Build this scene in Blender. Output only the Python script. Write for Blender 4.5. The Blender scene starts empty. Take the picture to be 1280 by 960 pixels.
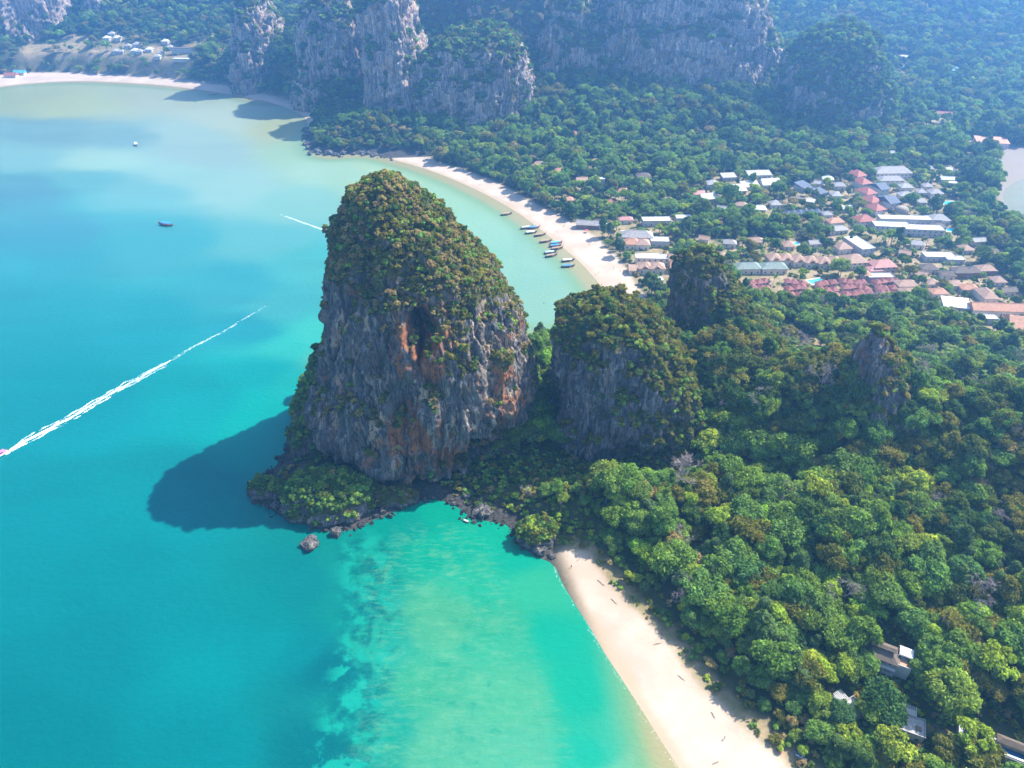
import bpy, bmesh, math, random
import numpy as np
from mathutils import Vector

R_ = math.radians
sc = bpy.context.scene
COL = sc.collection

# ------------------------------------------------------------------ camera, sky, sun, exposure
CAM_H, PITCH, FPX = 260.0, R_(35.0), 900.0          # drone altitude (m), downward tilt, focal length in px of a 1280 px frame
cam = bpy.data.cameras.new('camera'); camo = bpy.data.objects.new('camera', cam); COL.objects.link(camo)
cam.sensor_width = 36.0; cam.lens = 36.0 * FPX / 1280.0
cam.clip_start = 1.0; cam.clip_end = 20000.0
camo.location = (0, 0, CAM_H); camo.rotation_euler = (R_(90) - PITCH, 0, 0)
sc.camera = camo

SUN_EL, SUN_AZ = R_(47.5), R_(58.0)                  # sun behind and to the right: azimuth measured from +Y towards +X
world = bpy.data.worlds.new('World'); sc.world = world; world.use_nodes = True
wn = world.node_tree; bg = wn.nodes['Background']
sky = wn.nodes.new('ShaderNodeTexSky'); sky.sky_type = 'NISHITA'; sky.sun_disc = False
sky.sun_elevation = SUN_EL; sky.sun_rotation = SUN_AZ
wn.links.new(sky.outputs[0], bg.inputs[0]); bg.inputs[1].default_value = 0.15
sl = bpy.data.lights.new('sun', 'SUN'); sl.energy = 5.0; sl.angle = R_(0.5); sl.color = (1.0, 0.94, 0.84)
so = bpy.data.objects.new('sun', sl); COL.objects.link(so)
TO_SUN = Vector((math.cos(SUN_EL) * math.sin(SUN_AZ), math.cos(SUN_EL) * math.cos(SUN_AZ), math.sin(SUN_EL)))
so.rotation_euler = TO_SUN.to_track_quat('Z', 'Y').to_euler(); so.location = (300, 300, 280)
vs = sc.view_settings; vs.view_transform = 'Standard'; vs.look = 'None'; vs.exposure = 1.45; vs.gamma = 1.0
vs.use_curve_mapping = False
cy = sc.cycles; cy.use_denoising = True; cy.max_bounces = 5; cy.diffuse_bounces = 3; cy.glossy_bounces = 2
cy.transmission_bounces = 3; cy.volume_bounces = 1; cy.transparent_max_bounces = 6; cy.sample_clamp_indirect = 4.0
cy.use_adaptive_sampling = True; cy.adaptive_threshold = 0.02

# ------------------------------------------------------------------ survey helpers: photo sight lines -> places on the ground
CP, SP = math.cos(PITCH), math.sin(PITCH)
def G(px, py, z=0.0):
    u = (px - 640) / FPX; v = (py - 480) / FPX
    t = (z - CAM_H) / (-SP - v * CP)
    return (u * t, (CP - v * SP) * t)
def onY(px, py, Y):
    u = (px - 640) / FPX; v = (py - 480) / FPX
    t = Y / (CP - v * SP)
    return (u * t, CAM_H + (-SP - v * CP) * t)
def project(x, y, z):
    d = y * CP - (z - CAM_H) * SP
    up = y * SP + (z - CAM_H) * CP
    d = np.maximum(d, 1e-3)
    return 640 + FPX * x / d, 480 - FPX * up / d, d
def PG(pts, z=0.0): return np.array([G(a, b, z) for a, b in pts])

# ------------------------------------------------------------------ noise
def _h(ix, iy, iz, seed):
    with np.errstate(over='ignore'):
        n = (ix.astype(np.uint32) * np.uint32(374761393) + iy.astype(np.uint32) * np.uint32(668265263)
             + iz.astype(np.uint32) * np.uint32(2147483647) + np.uint32((seed * 1274126177) & 0xffffffff))
        n = (n ^ (n >> np.uint32(13))) * np.uint32(1274126177)
        n = (n ^ (n >> np.uint32(16))) * np.uint32(2246822519)
        n = n ^ (n >> np.uint32(15))
    return n.astype(np.float64) / 4294967295.0
def vnoise(p, seed=0):
    i = np.floor(p); f = p - i; f = f * f * (3 - 2 * f); i = i.astype(np.int64)
    r = 0
    for dx in (0, 1):
        wx = f[..., 0] if dx else 1 - f[..., 0]
        for dy in (0, 1):
            wy = f[..., 1] if dy else 1 - f[..., 1]
            for dz in (0, 1):
                wz = f[..., 2] if dz else 1 - f[..., 2]
                r = r + wx * wy * wz * _h(i[..., 0] + dx, i[..., 1] + dy, i[..., 2] + dz, seed)
    return r
def fbm(p, octv=4, seed=0, gain=0.5):
    a, s, r = 1.0, 0.0, 0.0
    p = np.asarray(p, float)
    for k in range(octv):
        r = r + a * vnoise(p, seed + 17 * k); s += a; a *= gain; p = p * 2.03 + 11.7
    return r / s
def fb2(x, y, scale, octv=4, seed=0):
    return fbm(np.stack([x / scale, y / scale, np.full_like(x, 0.37 + seed)], -1), octv, seed)
def sstep(a, b, x):
    t = np.clip((x - a) / (b - a), 0, 1); return t * t * (3 - 2 * t)
def srgb(r, g, b):
    f = lambda c: (c / 255 / 12.92) if c <= 10 else ((c / 255 + 0.055) / 1.055) ** 2.4
    return (f(r), f(g), f(b))

# ------------------------------------------------------------------ polygon signed distance
def sdist(x, y, poly):
    sh = x.shape; x = x.ravel(); y = y.ravel()
    best = np.full(x.shape, 1e18); ins = np.zeros(x.shape, bool)
    n = len(poly)
    for k in range(n):
        ax, ay = poly[k]; bx, by = poly[(k + 1) % n]
        ex, ey = bx - ax, by - ay
        t = np.clip(((x - ax) * ex + (y - ay) * ey) / (ex * ex + ey * ey + 1e-9), 0, 1)
        best = np.minimum(best, (x - ax - t * ex) ** 2 + (y - ay - t * ey) ** 2)
        c = (ay > y) != (by > y)
        if ay != by:
            ins ^= c & (x < (bx - ax) * (y - ay) / (by - ay) + ax)
    d = np.sqrt(best)
    return np.where(ins, d, -d).reshape(sh)
def smooth_poly(pts, it=2):
    p = np.asarray(pts, float)
    for _ in range(it):
        q = np.roll(p, -1, 0)
        p = np.stack([0.75 * p + 0.25 * q, 0.25 * p + 0.75 * q], 1).reshape(-1, 2)
    return p

# ------------------------------------------------------------------ object helpers
def mesh_np(name, verts, faces, smooth=True):
    """verts (n,3); faces (m,4) or (m,3) numpy."""
    me = bpy.data.meshes.new(name)
    v = np.asarray(verts, np.float32); f = np.asarray(faces, np.int32)
    k = f.shape[1]
    me.vertices.add(len(v)); me.vertices.foreach_set('co', v.ravel())
    me.loops.add(f.size); me.loops.foreach_set('vertex_index', f.ravel())
    me.polygons.add(len(f))
    me.polygons.foreach_set('loop_start', np.arange(0, f.size, k, dtype=np.int32))
    me.polygons.foreach_set('use_smooth', np.full(len(f), smooth, bool))
    me.update(calc_edges=True)
    return me
def fattr(me, name, data, dom='POINT'):
    a = me.attributes.new(name, 'FLOAT', dom); a.data.foreach_set('value', np.asarray(data, np.float32).ravel())
def cattr(me, name, data):
    a = me.attributes.new(name, 'FLOAT_COLOR', 'POINT')
    d = np.ones((len(data), 4), np.float32); d[:, :3] = data; a.data.foreach_set('color', d.ravel())
def link(name, me, mat=None, parent=None, loc=None, rot=None, scl=None):
    o = bpy.data.objects.new(name, me); COL.objects.link(o)
    if mat is not None and me is not None and len(me.materials) == 0: me.materials.append(mat)
    if parent is not None: o.parent = parent
    if loc is not None: o.location = loc
    if rot is not None: o.rotation_euler = rot
    if scl is not None: o.scale = scl
    return o
def tag(o, label=None, cat=None, group=None, kind=None):
    if label: o['label'] = label
    if cat: o['category'] = cat
    if group: o['group'] = group
    if kind: o['kind'] = kind
    return o
def empty(name, loc, rz=0.0):
    o = bpy.data.objects.new(name, None); COL.objects.link(o)
    o.location = loc; o.rotation_euler = (0, 0, rz); o.empty_display_size = 0.5
    return o
class MB:
    """collects boxes, prisms and tubes of one part"""
    def __init__(s): s.v = []; s.f = []
    def box(s, x0, x1, y0, y1, z0, z1):
        b = len(s.v)
        s.v += [(x0, y0, z0), (x1, y0, z0), (x1, y1, z0), (x0, y1, z0), (x0, y0, z1), (x1, y0, z1), (x1, y1, z1), (x0, y1, z1)]
        s.f += [tuple(b + i for i in q) for q in ((3, 2, 1, 0), (4, 5, 6, 7), (0, 1, 5, 4), (1, 2, 6, 5), (2, 3, 7, 6), (3, 0, 4, 7))]
        return s
    def loft(s, rings, cap=True):
        b = len(s.v); n = len(rings[0])
        for r in rings: s.v += [tuple(p) for p in r]
        for k in range(len(rings) - 1):
            for i in range(n):
                j = (i + 1) % n
                s.f.append((b + k * n + i, b + k * n + j, b + (k + 1) * n + j, b + (k + 1) * n + i))
        if cap:
            s.f.append(tuple(b + i for i in reversed(range(n))))
            s.f.append(tuple(b + (len(rings) - 1) * n + i for i in range(n)))
        return s
    def tube(s, pts, rads, n=6):
        rings = []
        pts = [Vector(p) for p in pts]
        for i, p in enumerate(pts):
            d = (pts[min(i + 1, len(pts) - 1)] - pts[max(i - 1, 0)]).normalized()
            a = d.orthogonal().normalized() if abs(d.z) > 0.9 else Vector((0, 0, 1)).cross(d).normalized()
            c = d.cross(a)
            rings.append([p + (a * math.cos(2 * math.pi * k / n) + c * math.sin(2 * math.pi * k / n)) * rads[i] for k in range(n)])
        return s.loft(rings)
    def poly(s, pts, faces):
        b = len(s.v); s.v += [tuple(p) for p in pts]; s.f += [tuple(b + i for i in f) for f in faces]; return s
    def mesh(s, name, smooth=False):
        me = bpy.data.meshes.new(name); me.from_pydata(s.v, [], s.f); me.update()
        if smooth:
            me.polygons.foreach_set('use_smooth', np.ones(len(me.polygons), bool))
        return me
    def build(s, name, mat, parent=None, smooth=False, loc=None, rot=None):
        return link(name, s.mesh(name, smooth), mat, parent, loc, rot)

# ------------------------------------------------------------------ materials
def new_mat(name):
    m = bpy.data.materials.new(name); m.use_nodes = True
    nt = m.node_tree; nt.nodes.clear()
    out = nt.nodes.new('ShaderNodeOutputMaterial')
    return m, nt, out
class N:
    """tiny node-graph writer"""
    def __init__(s, nt): s.nt = nt
    def n(s, t, **kw):
        x = s.nt.nodes.new(t)
        for k, v in kw.items(): setattr(x, k, v)
        return x
    def l(s, a, b): s.nt.links.new(a, b)
    def setin(s, sock, v):
        if hasattr(v, 'links') or isinstance(v, bpy.types.NodeSocket): s.l(v, sock)
        else: sock.default_value = v
    def pos(s): return s.n('ShaderNodeNewGeometry').outputs['Position']
    def obj(s): return s.n('ShaderNodeTexCoord').outputs['Object']
    def mapv(s, vec, scale):
        m = s.n('ShaderNodeMapping'); s.l(vec, m.inputs['Vector']); m.inputs['Scale'].default_value = scale; return m.outputs[0]
    def noise(s, vec, scale, detail=4, rough=0.55, dist=0.0):
        t = s.n('ShaderNodeTexNoise'); s.l(vec, t.inputs['Vector']); t.inputs['Scale'].default_value = scale
        t.inputs['Detail'].default_value = detail; t.inputs['Roughness'].default_value = rough; t.inputs['Distortion'].default_value = dist
        return t.outputs['Fac']
    def ramp(s, fac, stops, interp='LINEAR'):
        r = s.n('ShaderNodeValToRGB'); r.color_ramp.interpolation = interp; e = r.color_ramp.elements
        while len(e) < len(stops): e.new(0.5)
        for k, (p, c) in enumerate(stops):
            e[k].position = p; e[k].color = (*c, 1) if len(c) == 3 else c
        s.l(fac, r.inputs[0]); return r.outputs[0]
    def step(s, fac, a, b):
        m = s.n('ShaderNodeMapRange'); m.interpolation_type = 'SMOOTHSTEP'; s.l(fac, m.inputs[0])
        m.inputs[1].default_value = a; m.inputs[2].default_value = b; return m.outputs[0]
    def mix(s, fac, a, b, mode='MIX'):
        m = s.n('ShaderNodeMix'); m.data_type = 'RGBA'; m.blend_type = mode
        s.setin(m.inputs[0], fac)
        for sock, v in ((m.inputs[6], a), (m.inputs[7], b)):
            if isinstance(v, tuple): sock.default_value = (*v, 1) if len(v) == 3 else v
            else: s.l(v, sock)
        return m.outputs[2]
    def math(s, op, a, b=0.0):
        m = s.n('ShaderNodeMath', operation=op); s.setin(m.inputs[0], a); s.setin(m.inputs[1], b); return m.outputs[0]
    def attr(s, name, kind='GEOMETRY'):
        a = s.n('ShaderNodeAttribute'); a.attribute_name = name; a.attribute_type = kind; return a
    def bump(s, h, strength, dist):
        b = s.n('ShaderNodeBump'); s.l(h, b.inputs['Height']); b.inputs['Strength'].default_value = strength; b.inputs['Distance'].default_value = dist
        return b.outputs[0]
    def bsdf(s, col, rough=0.8, spec=0.3, normal=None, **kw):
        b = s.n('ShaderNodeBsdfPrincipled')
        if isinstance(col, tuple): b.inputs['Base Color'].default_value = (*col, 1)
        else: s.l(col, b.inputs['Base Color'])
        s.setin(b.inputs['Roughness'], rough); b.inputs['Specular IOR Level'].default_value = spec
        if normal is not None: s.l(normal, b.inputs['Normal'])
        for k, v in kw.items(): s.setin(b.inputs[k], v)
        return b.outputs[0]
_paint = {}
def paint(name, col, rough=0.7, var=0.25, scale=0.8, spec=0.3):
    """a plain built surface with blotchy wear"""
    if name in _paint: return _paint[name]
    m, nt, out = new_mat(name); g = N(nt)
    f = g.noise(g.pos(), scale, 5, 0.65)
    c = g.mix(g.step(f, 0.3, 0.7), tuple(x * (1 - var) for x in col), tuple(min(1, x * (1 + var * 0.6)) for x in col))
    f2 = g.noise(g.pos(), scale * 6, 3, 0.6)
    c = g.mix(g.math('MULTIPLY', g.step(f2, 0.5, 0.75), 0.35), c, tuple(x * 0.55 for x in col))
    nt.links.new(g.bsdf(c, rough, spec), out.inputs[0])
    _paint[name] = m
    return m

# ================================================================== SHORELINE, TERRAIN
SHORE_PX = [(1100, 1330), (960, 1130), (900, 1040), (850, 962), (826, 925), (801, 885), (777, 848), (753, 812), (739, 786), (720, 757), (702, 727), (692, 703),
            (668, 696), (646, 676), (636, 655), (612, 652), (590, 648), (574, 634), (545, 622), (515, 628), (492, 640), (470, 648), (440, 664),
            (405, 664), (378, 652), (348, 640), (318, 628), (316, 612), (335, 592), (355, 572), (362, 545), (364, 520), (372, 495), (395, 470), (440, 445),
            (500, 425), (560, 415), (610, 418), (640, 432), (672, 428), (715, 425), (752, 402), (764, 382), (757, 366), (746, 350), (722, 324), (692, 300),
            (660, 274), (622, 250), (572, 226), (530, 210), (490, 199), (462, 193), (438, 193), (410, 195), (388, 190), (380, 180), (384, 166),
            (386, 148), (352, 131), (300, 120), (250, 112), (200, 106), (150, 103), (100, 101), (50, 103), (0, 108), (-60, 120), (-160, 150),
            (-300, 150), (-420, 60), (-300, -95), (0, -110), (640, -118), (1300, -118), (1900, -100), (2300, 0), (2300, 130), (1700, 170), (1420, 205), (1310, 214), (1284, 222), (1266, 228), (1252, 240),
            (1256, 258), (1270, 272), (1292, 284), (1350, 300), (1700, 330), (2100, 420), (2400, 900), (1900, 1300), (1500, 1400)]
VEG_PX = [(1230, 1330), (1080, 1090), (1030, 1020), (990, 968), (944, 926), (902, 888), (872, 858), (842, 816), (806, 780), (772, 750), (748, 718), (733, 694),
          (712, 690), (690, 688), (664, 680), (648, 664), (640, 648), (612, 644), (592, 640), (580, 626), (545, 612), (515, 618), (492, 630), (470, 638), (440, 654),
          (408, 654), (382, 642), (350, 631), (326, 622), (323, 612), (340, 594), (360, 574), (367, 545), (369, 520), (378, 497), (400, 473), (440, 450),
          (500, 430), (560, 420), (610, 423), (640, 437), (672, 433), (720, 432), (790, 420), (806, 398), (808, 385), (800, 366), (790, 350), (775, 330), (756, 310), (736, 291),
          (710, 278), (680, 262), (650, 245), (620, 230), (590, 217), (548, 205), (525, 193), (480, 189), (440, 190), (410, 191), (393, 186), (386, 178), (390, 164),
          (396, 142), (360, 126), (330, 119), (292, 110), (250, 104), (200, 99), (130, 94), (60, 92), (0, 95), (-60, 105), (-160, 135),
          (-300, 140), (-400, 60), (-290, -92), (0, -107), (640, -115), (1300, -115), (1880, -98), (2250, 0), (2250, 120), (1690, 160), (1420, 195), (1310, 190), (1262, 184), (1236, 196), (1240, 222), (1246, 240),
          (1246, 262), (1262, 278), (1290, 290), (1350, 310), (1690, 340), (2050, 430), (2350, 900), (1880, 1290), (1520, 1380)]
SHORE = smooth_poly(PG(SHORE_PX)); VEG = smooth_poly(PG(VEG_PX))
def fwd_noise(x, y):
    return (fb2(x, y, 14.0, 3, 5) - 0.5)
def shore_d(x, y):
    return sdist(x, y, SHORE)
def veg_d(x, y):
    d = sdist(x, y, VEG)
    return d + fwd_noise(x, y) * 7.0
# wooded hills: (x, y, height, rx, ry, rotation deg, power)
HILLS = [
    (180, 301, 54, 60, 36, -12, 2.3), (262, 270, 46, 70, 46, -20, 2.1), (122, 345, 42, 40, 42, -30, 2.2), (360, 250, 62, 90, 90, 0, 2.0),
    (170, 232, 15, 90, 40, -10, 2.0), (255, 205, 26, 70, 60, -25, 2.0), (80, 330, 20, 34, 40, 0, 2.2), (22, 372, 14, 24, 34, 0, 2.2),
    (12, 262, 9, 26, 16, 10, 2.0), (60, 258, 9, 40, 22, 0, 2.0),
    (1050, 2050, 330, 560, 560, 0, 2.0), (300, 2100, 260, 700, 520, 0, 2.0), (-480, 2000, 250, 520, 480, 0, 2.0), (-1300, 1900, 260, 500, 500, 0, 2.0),
    (1500, 1500, 260, 420, 420, 0, 2.0), (780, 1420, 60, 240, 160, 30, 2.0),
    (180, 1180, 90, 260, 170, 0, 2.4), (-190, 1230, 90, 220, 190, 0, 2.4), (-60, 1010, 22, 70, 60, 0, 2.0), (-172, 905, 14, 60, 55, 0, 2.0), (150, 985, 24, 170, 70, 0, 2.2),
    (252, 905, 26, 60, 40, 0, 2.2), (430, 1010, 26, 90, 90, 0, 2.2), (-820, 1480, 60, 120, 120, 0, 2.0), (-430, 1290, 18, 130, 90, 0, 2.0),
]
def hills(x, y):
    h = np.zeros_like(x)
    for cx, cy_, H, rx, ry, rot, pw in HILLS:
        a = R_(rot); dx, dy = x - cx, y - cy_
        u = (dx * math.cos(a) + dy * math.sin(a)) / rx; v = (-dx * math.sin(a) + dy * math.cos(a)) / ry
        g = H * np.exp(-np.power(np.sqrt(u * u + v * v), pw))
        h = np.where(h > g, h + 0.25 * g, g + 0.25 * h)
    return h
def ground_z(x, y, d=None, vd=None):
    x = np.asarray(x, float); y = np.asarray(y, float)
    if d is None: d = shore_d(x, y)
    if vd is None: vd = veg_d(x, y)
    z = np.where(d > 0, 3.0 * (1 - np.exp(-np.maximum(d, 0) * 0.035)), d * 0.08)
    h = hills(x, y)
    land = sstep(0, 26, vd)
    rough = (fb2(x, y, 60, 4, 3) - 0.5)
    z = z + land * (h * (1 + 0.5 * rough) + np.maximum(0, rough * 6))
    z = z + np.where(d > 0.5, (fb2(x, y, 9, 3, 8) - 0.5) * 0.5 * sstep(0.5, 8, d), 0)
    return z

def trapezoid_grid(nx, ny, y0, y1, near, flare=2.2):
    k = np.log((y1 - y0 + near) / near)
    yy = y0 + near * (np.exp(k * np.linspace(0, 1, ny)) - 1)
    u = np.linspace(-1, 1, nx); uu = u + flare * np.sign(u) * np.abs(u) ** 9
    half = 240 + 0.84 * np.maximum(yy, -100)
    X = half[:, None] * uu[None, :]; Y = np.repeat(yy[:, None], nx, 1)
    return X, Y
def grid_faces(ny, nx, keep=None):
    i = np.arange(ny - 1)[:, None] * nx + np.arange(nx - 1)[None, :]
    f = np.stack([i, i + 1, i + nx + 1, i + nx], -1)
    if keep is not None: f = f[keep]
    return f.reshape(-1, 4)
def compact(v, f, extra):
    used = np.zeros(len(v), bool); used[f.ravel()] = True
    idx = np.cumsum(used) - 1
    return v[used], idx[f], [e[used] for e in extra]

# ---- ground sheet
X, Y = trapezoid_grid(600, 720, -120, 3600, 330)
D = shore_d(X, Y); VD = veg_d(X, Y); Z = ground_z(X, Y, D, VD)
keep = (D[:-1, :-1] > -14) | (D[1:, 1:] > -14) | (D[:-1, 1:] > -14) | (D[1:, :-1] > -14)
v = np.stack([X, Y, Z], -1).reshape(-1, 3); f = grid_faces(*X.shape, keep)
# bare clearings between the trees: (px, py, radius m)
CLEAR_PX = [(990, 244, 20), (1012, 250, 12), (1040, 250, 10), (700, 262, 3), (1150, 158, 26), (1120, 148, 20), (1175, 168, 20), (1123, 112, 14), (1215, 186, 24), (1195, 300, 8), (1222, 318, 9), (1190, 262, 12),
            (1236, 262, 9), (1140, 300, 8), (100, 84, 46), (140, 90, 44), (60, 86, 40), (190, 92, 44), (225, 96, 36), (255, 88, 26), (1025, 428, 9), (1000, 432, 13), (985, 418, 10), (1010, 445, 9), (960, 205, 12), (866, 702, 5), (845, 672, 6),
            (872, 700, 4), (930, 845, 3), (1178, 930, 6), (545, 197, 8), (912, 240, 14), (1090, 300, 6), (1035, 290, 8), (1160, 290, 10), (1205, 350, 6), (1220, 392, 10), (1180, 330, 8), (1262, 404, 12)]
CLEAR = [(*G(a, b), r) for a, b, r in CLEAR_PX]
bare = np.zeros_like(X)
warp = (fb2(X, Y, 18, 3, 21) - 0.5) * 1.0
for cx, cy_, r in CLEAR:
    q = np.sqrt((X - cx) ** 2 + (Y - cy_) ** 2) / r
    bare = np.maximum(bare, 1 - sstep(0.55, 1.1, q + warp))
sand = 1 - sstep(-1.5, 3.0, VD)
bare = np.maximum(bare, (1 - sstep(6, 11, VD + 6 * warp)) * (Y < 330))
rocky = (1 - sstep(8, 22, X + 0.25 * (Y - 255))) * (1 - sstep(395, 430, Y)) + ((X < -95) & (Y > 820) & (Y < 930)); sand = sand * (1 - np.clip(rocky, 0, 1))
muddy = sstep(400, 440, X) * sstep(560, 600, Y) * (Y < 1150)
rocky = np.clip(rocky, 0, 1) * (VD < 10); bare = bare * (1 - rocky)
v, f, (sa, ba, dd, mu, ro) = compact(v, f, [sand.ravel(), bare.ravel(), D.ravel(), muddy.ravel(), rocky.ravel()]); GROUND_V = v; GROUND_BARE = ba
gm = mesh_np('ground', v, f); fattr(gm, 'sand', sa); fattr(gm, 'bare', ba); fattr(gm, 'shore', dd); fattr(gm, 'mud', mu); fattr(gm, 'rocky', ro)
mat, nt, out = new_mat('ground'); g = N(nt)
p = g.pos()
soil = g.ramp(g.noise(p, 0.06, 5, 0.65), [(0.3, (0.022, 0.035, 0.016)), (0.5, (0.045, 0.055, 0.022)), (0.62, (0.075, 0.068, 0.034)), (0.75, (0.12, 0.095, 0.055))])
dry = g.ramp(g.noise(p, 0.12, 5, 0.7), [(0.3, (0.10, 0.11, 0.035)), (0.5, (0.22, 0.17, 0.09)), (0.7, (0.34, 0.25, 0.16))])
n1 = g.noise(p, 0.035, 5, 0.6); n2 = g.noise(p, 0.5, 5, 0.7)
sandc = g.mix(g.step(n1, 0.35, 0.65), (0.355, 0.27, 0.20), (0.43, 0.34, 0.262))
sandc = g.mix(g.math('MULTIPLY', g.step(n2, 0.52, 0.75), 0.35), sandc, (0.38, 0.28, 0.19))
wet = g.step(g.math('ADD', g.attr('shore').outputs['Fac'], g.math('MULTIPLY', g.math('SUBTRACT', n1, 0.5), 9.0)), 6.5, 2.0)
sandc = g.mix(g.math('MULTIPLY', wet, 0.8), sandc, (0.34, 0.255, 0.165))
trail = g.math('MULTIPLY', g.step(g.noise(g.mapv(p, (1, 1, 1)), 0.22, 6, 0.75, 0.8), 0.58, 0.66), g.step(g.attr('shore').outputs['Fac'], 9.0, 22.0))
sandc = g.mix(g.math('MULTIPLY', trail, 0.6), sandc, (0.33, 0.26, 0.17))
sandc = g.mix(g.math('MULTIPLY', g.attr('mud').outputs['Fac'], 0.95), sandc, (0.20, 0.165, 0.125))
c = g.mix(g.attr('bare').outputs['Fac'], soil, dry)
c = g.mix(g.attr('sand').outputs['Fac'], c, sandc)
c = g.mix(g.attr('rocky').outputs['Fac'], c, g.ramp(g.noise(p, 0.5, 6, 0.75), [(0.35, (0.018, 0.017, 0.017)), (0.55, (0.05, 0.046, 0.042)), (0.7, (0.12, 0.09, 0.07))]))
nrm = g.bump(g.noise(p, 0.7, 4, 0.65), 0.35, 0.35)
nt.links.new(g.bsdf(c, 0.9, 0.15, nrm), out.inputs[0])
tag(link('ground', gm, mat), 'sandy beaches and forest floor of the peninsula', None, None, 'structure')

# ---- sea sheet; the colour is that of the water over its bed (silt, sand, weed), set out at survey points
WATER_PX = [
    (-150, 100, 150, 196, 196), (-200, 250, 70, 178, 200), (-200, 500, 0, 158, 180), (-200, 900, 0, 140, 160), (20, 122, 158, 200, 182), (100, 130, 168, 208, 186), (200, 125, 166, 204, 198),
    (300, 150, 172, 212, 212), (350, 160, 172, 206, 186), (60, 165, 104, 180, 204), (150, 170, 110, 184, 205), (220, 168, 150, 205, 216), (250, 195, 140, 196, 212), (120, 205, 150, 214, 220), (30, 200, 120, 198, 216),
    (30, 238, 66, 174, 200), (110, 225, 96, 188, 208), (170, 238, 112, 196, 214), (220, 215, 140, 206, 216), (300, 235, 146, 208, 218), (380, 250, 134, 206, 214), (60, 300, 56, 176, 204), (200, 300, 74, 186, 208),
    (330, 300, 104, 196, 212), (40, 400, 14, 166, 190), (200, 400, 16, 168, 194), (300, 360, 54, 176, 203), (390, 330, 80, 190, 205), (385, 415, 70, 210, 208), (360, 425, 58, 205, 208), (370, 480, 26, 192, 200),
    (318, 405, 30, 168, 196), (345, 380, 70, 186, 206), (100, 500, 0, 163, 185), (250, 500, 0, 172, 190), (330, 530, 0, 188, 196), (330, 470, 0, 182, 198), (50, 650, 0, 156, 176), (200, 620, 0, 160, 178), (100, 800, 0, 150, 170), (250, 800, 0, 158, 176),
    (50, 930, 0, 144, 163), (250, 930, 0, 152, 170), (150, 720, 0, 154, 172), (350, 780, 0, 156, 172), (395, 800, 0, 148, 166), (418, 830, 0, 126, 148), (400, 930, 0, 128, 148), (390, 720, 0, 150, 164), (440, 700, 8, 160, 164), (450, 760, 8, 158, 164), (440, 880, 20, 160, 164),
    (480, 710, 20, 176, 168), (490, 800, 44, 186, 174), (480, 900, 44, 184, 172), (560, 690, 14, 192, 172), (560, 780, 92, 200, 168), (540, 860, 80, 196, 166), (560, 930, 98, 202, 174), (620, 670, 14, 198, 174), (650, 710, 8, 196, 174), (610, 740, 50, 200, 172),
    (640, 800, 70, 200, 170), (640, 880, 96, 206, 174), (640, 950, 100, 206, 178), (690, 800, 16, 200, 178), (720, 860, 20, 202, 178), (740, 930, 30, 204, 182), (680, 745, 60, 204, 172), (755, 920, 70, 206, 182), (790, 960, 120, 212, 184), (900, 1200, 110, 208, 184), (600, 1150, 70, 200, 176), (300, 1150, 0, 148, 166),
    (480, 215, 166, 220, 210), (560, 243, 160, 218, 208), (620, 290, 158, 218, 210), (660, 345, 162, 218, 210), (710, 375, 170, 220, 210), (600, 330, 150, 216, 210), (690, 330, 166, 220, 210), (420, 215, 158, 216, 212), (395, 190, 150, 210, 200),
    (560, 640, 6, 186, 170), (520, 650, 0, 170, 166), (1290, 250, 172, 172, 150), (1262, 240, 176, 170, 146), (1280, 275, 168, 170, 152), (1500, 260, 160, 176, 168), (1900, 500, 90, 170, 180)]
# gentle-detail sea mesh
X, Y = trapezoid_grid(430, 560, -200, 3600, 330)
D = shore_d(X, Y)
keep = (D[:-1, :-1] < 6) | (D[1:, 1:] < 6)
wx = X + (fb2(X, Y, 70, 4, 31) - 0.5) * 44 * (0.35 + Y / 900); wy = Y + (fb2(X, Y, 70, 4, 47) - 0.5) * 40 * (0.35 + Y / 900)
pts = np.array([G(a, b) for a, b, *_ in WATER_PX]); cols = np.array([srgb(*c[2:]) for c in WATER_PX])
# compare in log-range coordinates so that near and far survey points weigh alike
def lr(x, y):
    yy = np.maximum(y, 40) + 150
    return np.stack([x / yy * 1.25, np.log(yy) * 1.3], -1)
q = lr(wx, wy).reshape(-1, 2); pq = lr(pts[:, 0], pts[:, 1])
num = np.zeros((len(q), 3)); den = np.zeros(len(q))
for k in range(len(pq)):
    w = 1.0 / (((q - pq[k]) ** 2).sum(1) + 1.6e-4) ** 2.5
    num += w[:, None] * cols[k]; den += w
tint = num / den[:, None]
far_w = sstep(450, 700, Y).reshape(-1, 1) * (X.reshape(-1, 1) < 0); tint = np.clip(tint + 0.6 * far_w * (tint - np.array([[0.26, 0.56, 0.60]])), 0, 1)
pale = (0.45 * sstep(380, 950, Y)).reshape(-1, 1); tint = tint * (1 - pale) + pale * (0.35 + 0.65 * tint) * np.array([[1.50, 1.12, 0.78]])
beachy = (X < 350) * np.maximum(sstep(20, 60, X) * (Y < 330), sstep(-330, -200, X) * sstep(360, 430, Y)) + (Y > 1050) * (X < -250)
shoal = sstep(-44, -1, D) * np.clip(beachy, 0, 1)
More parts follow.
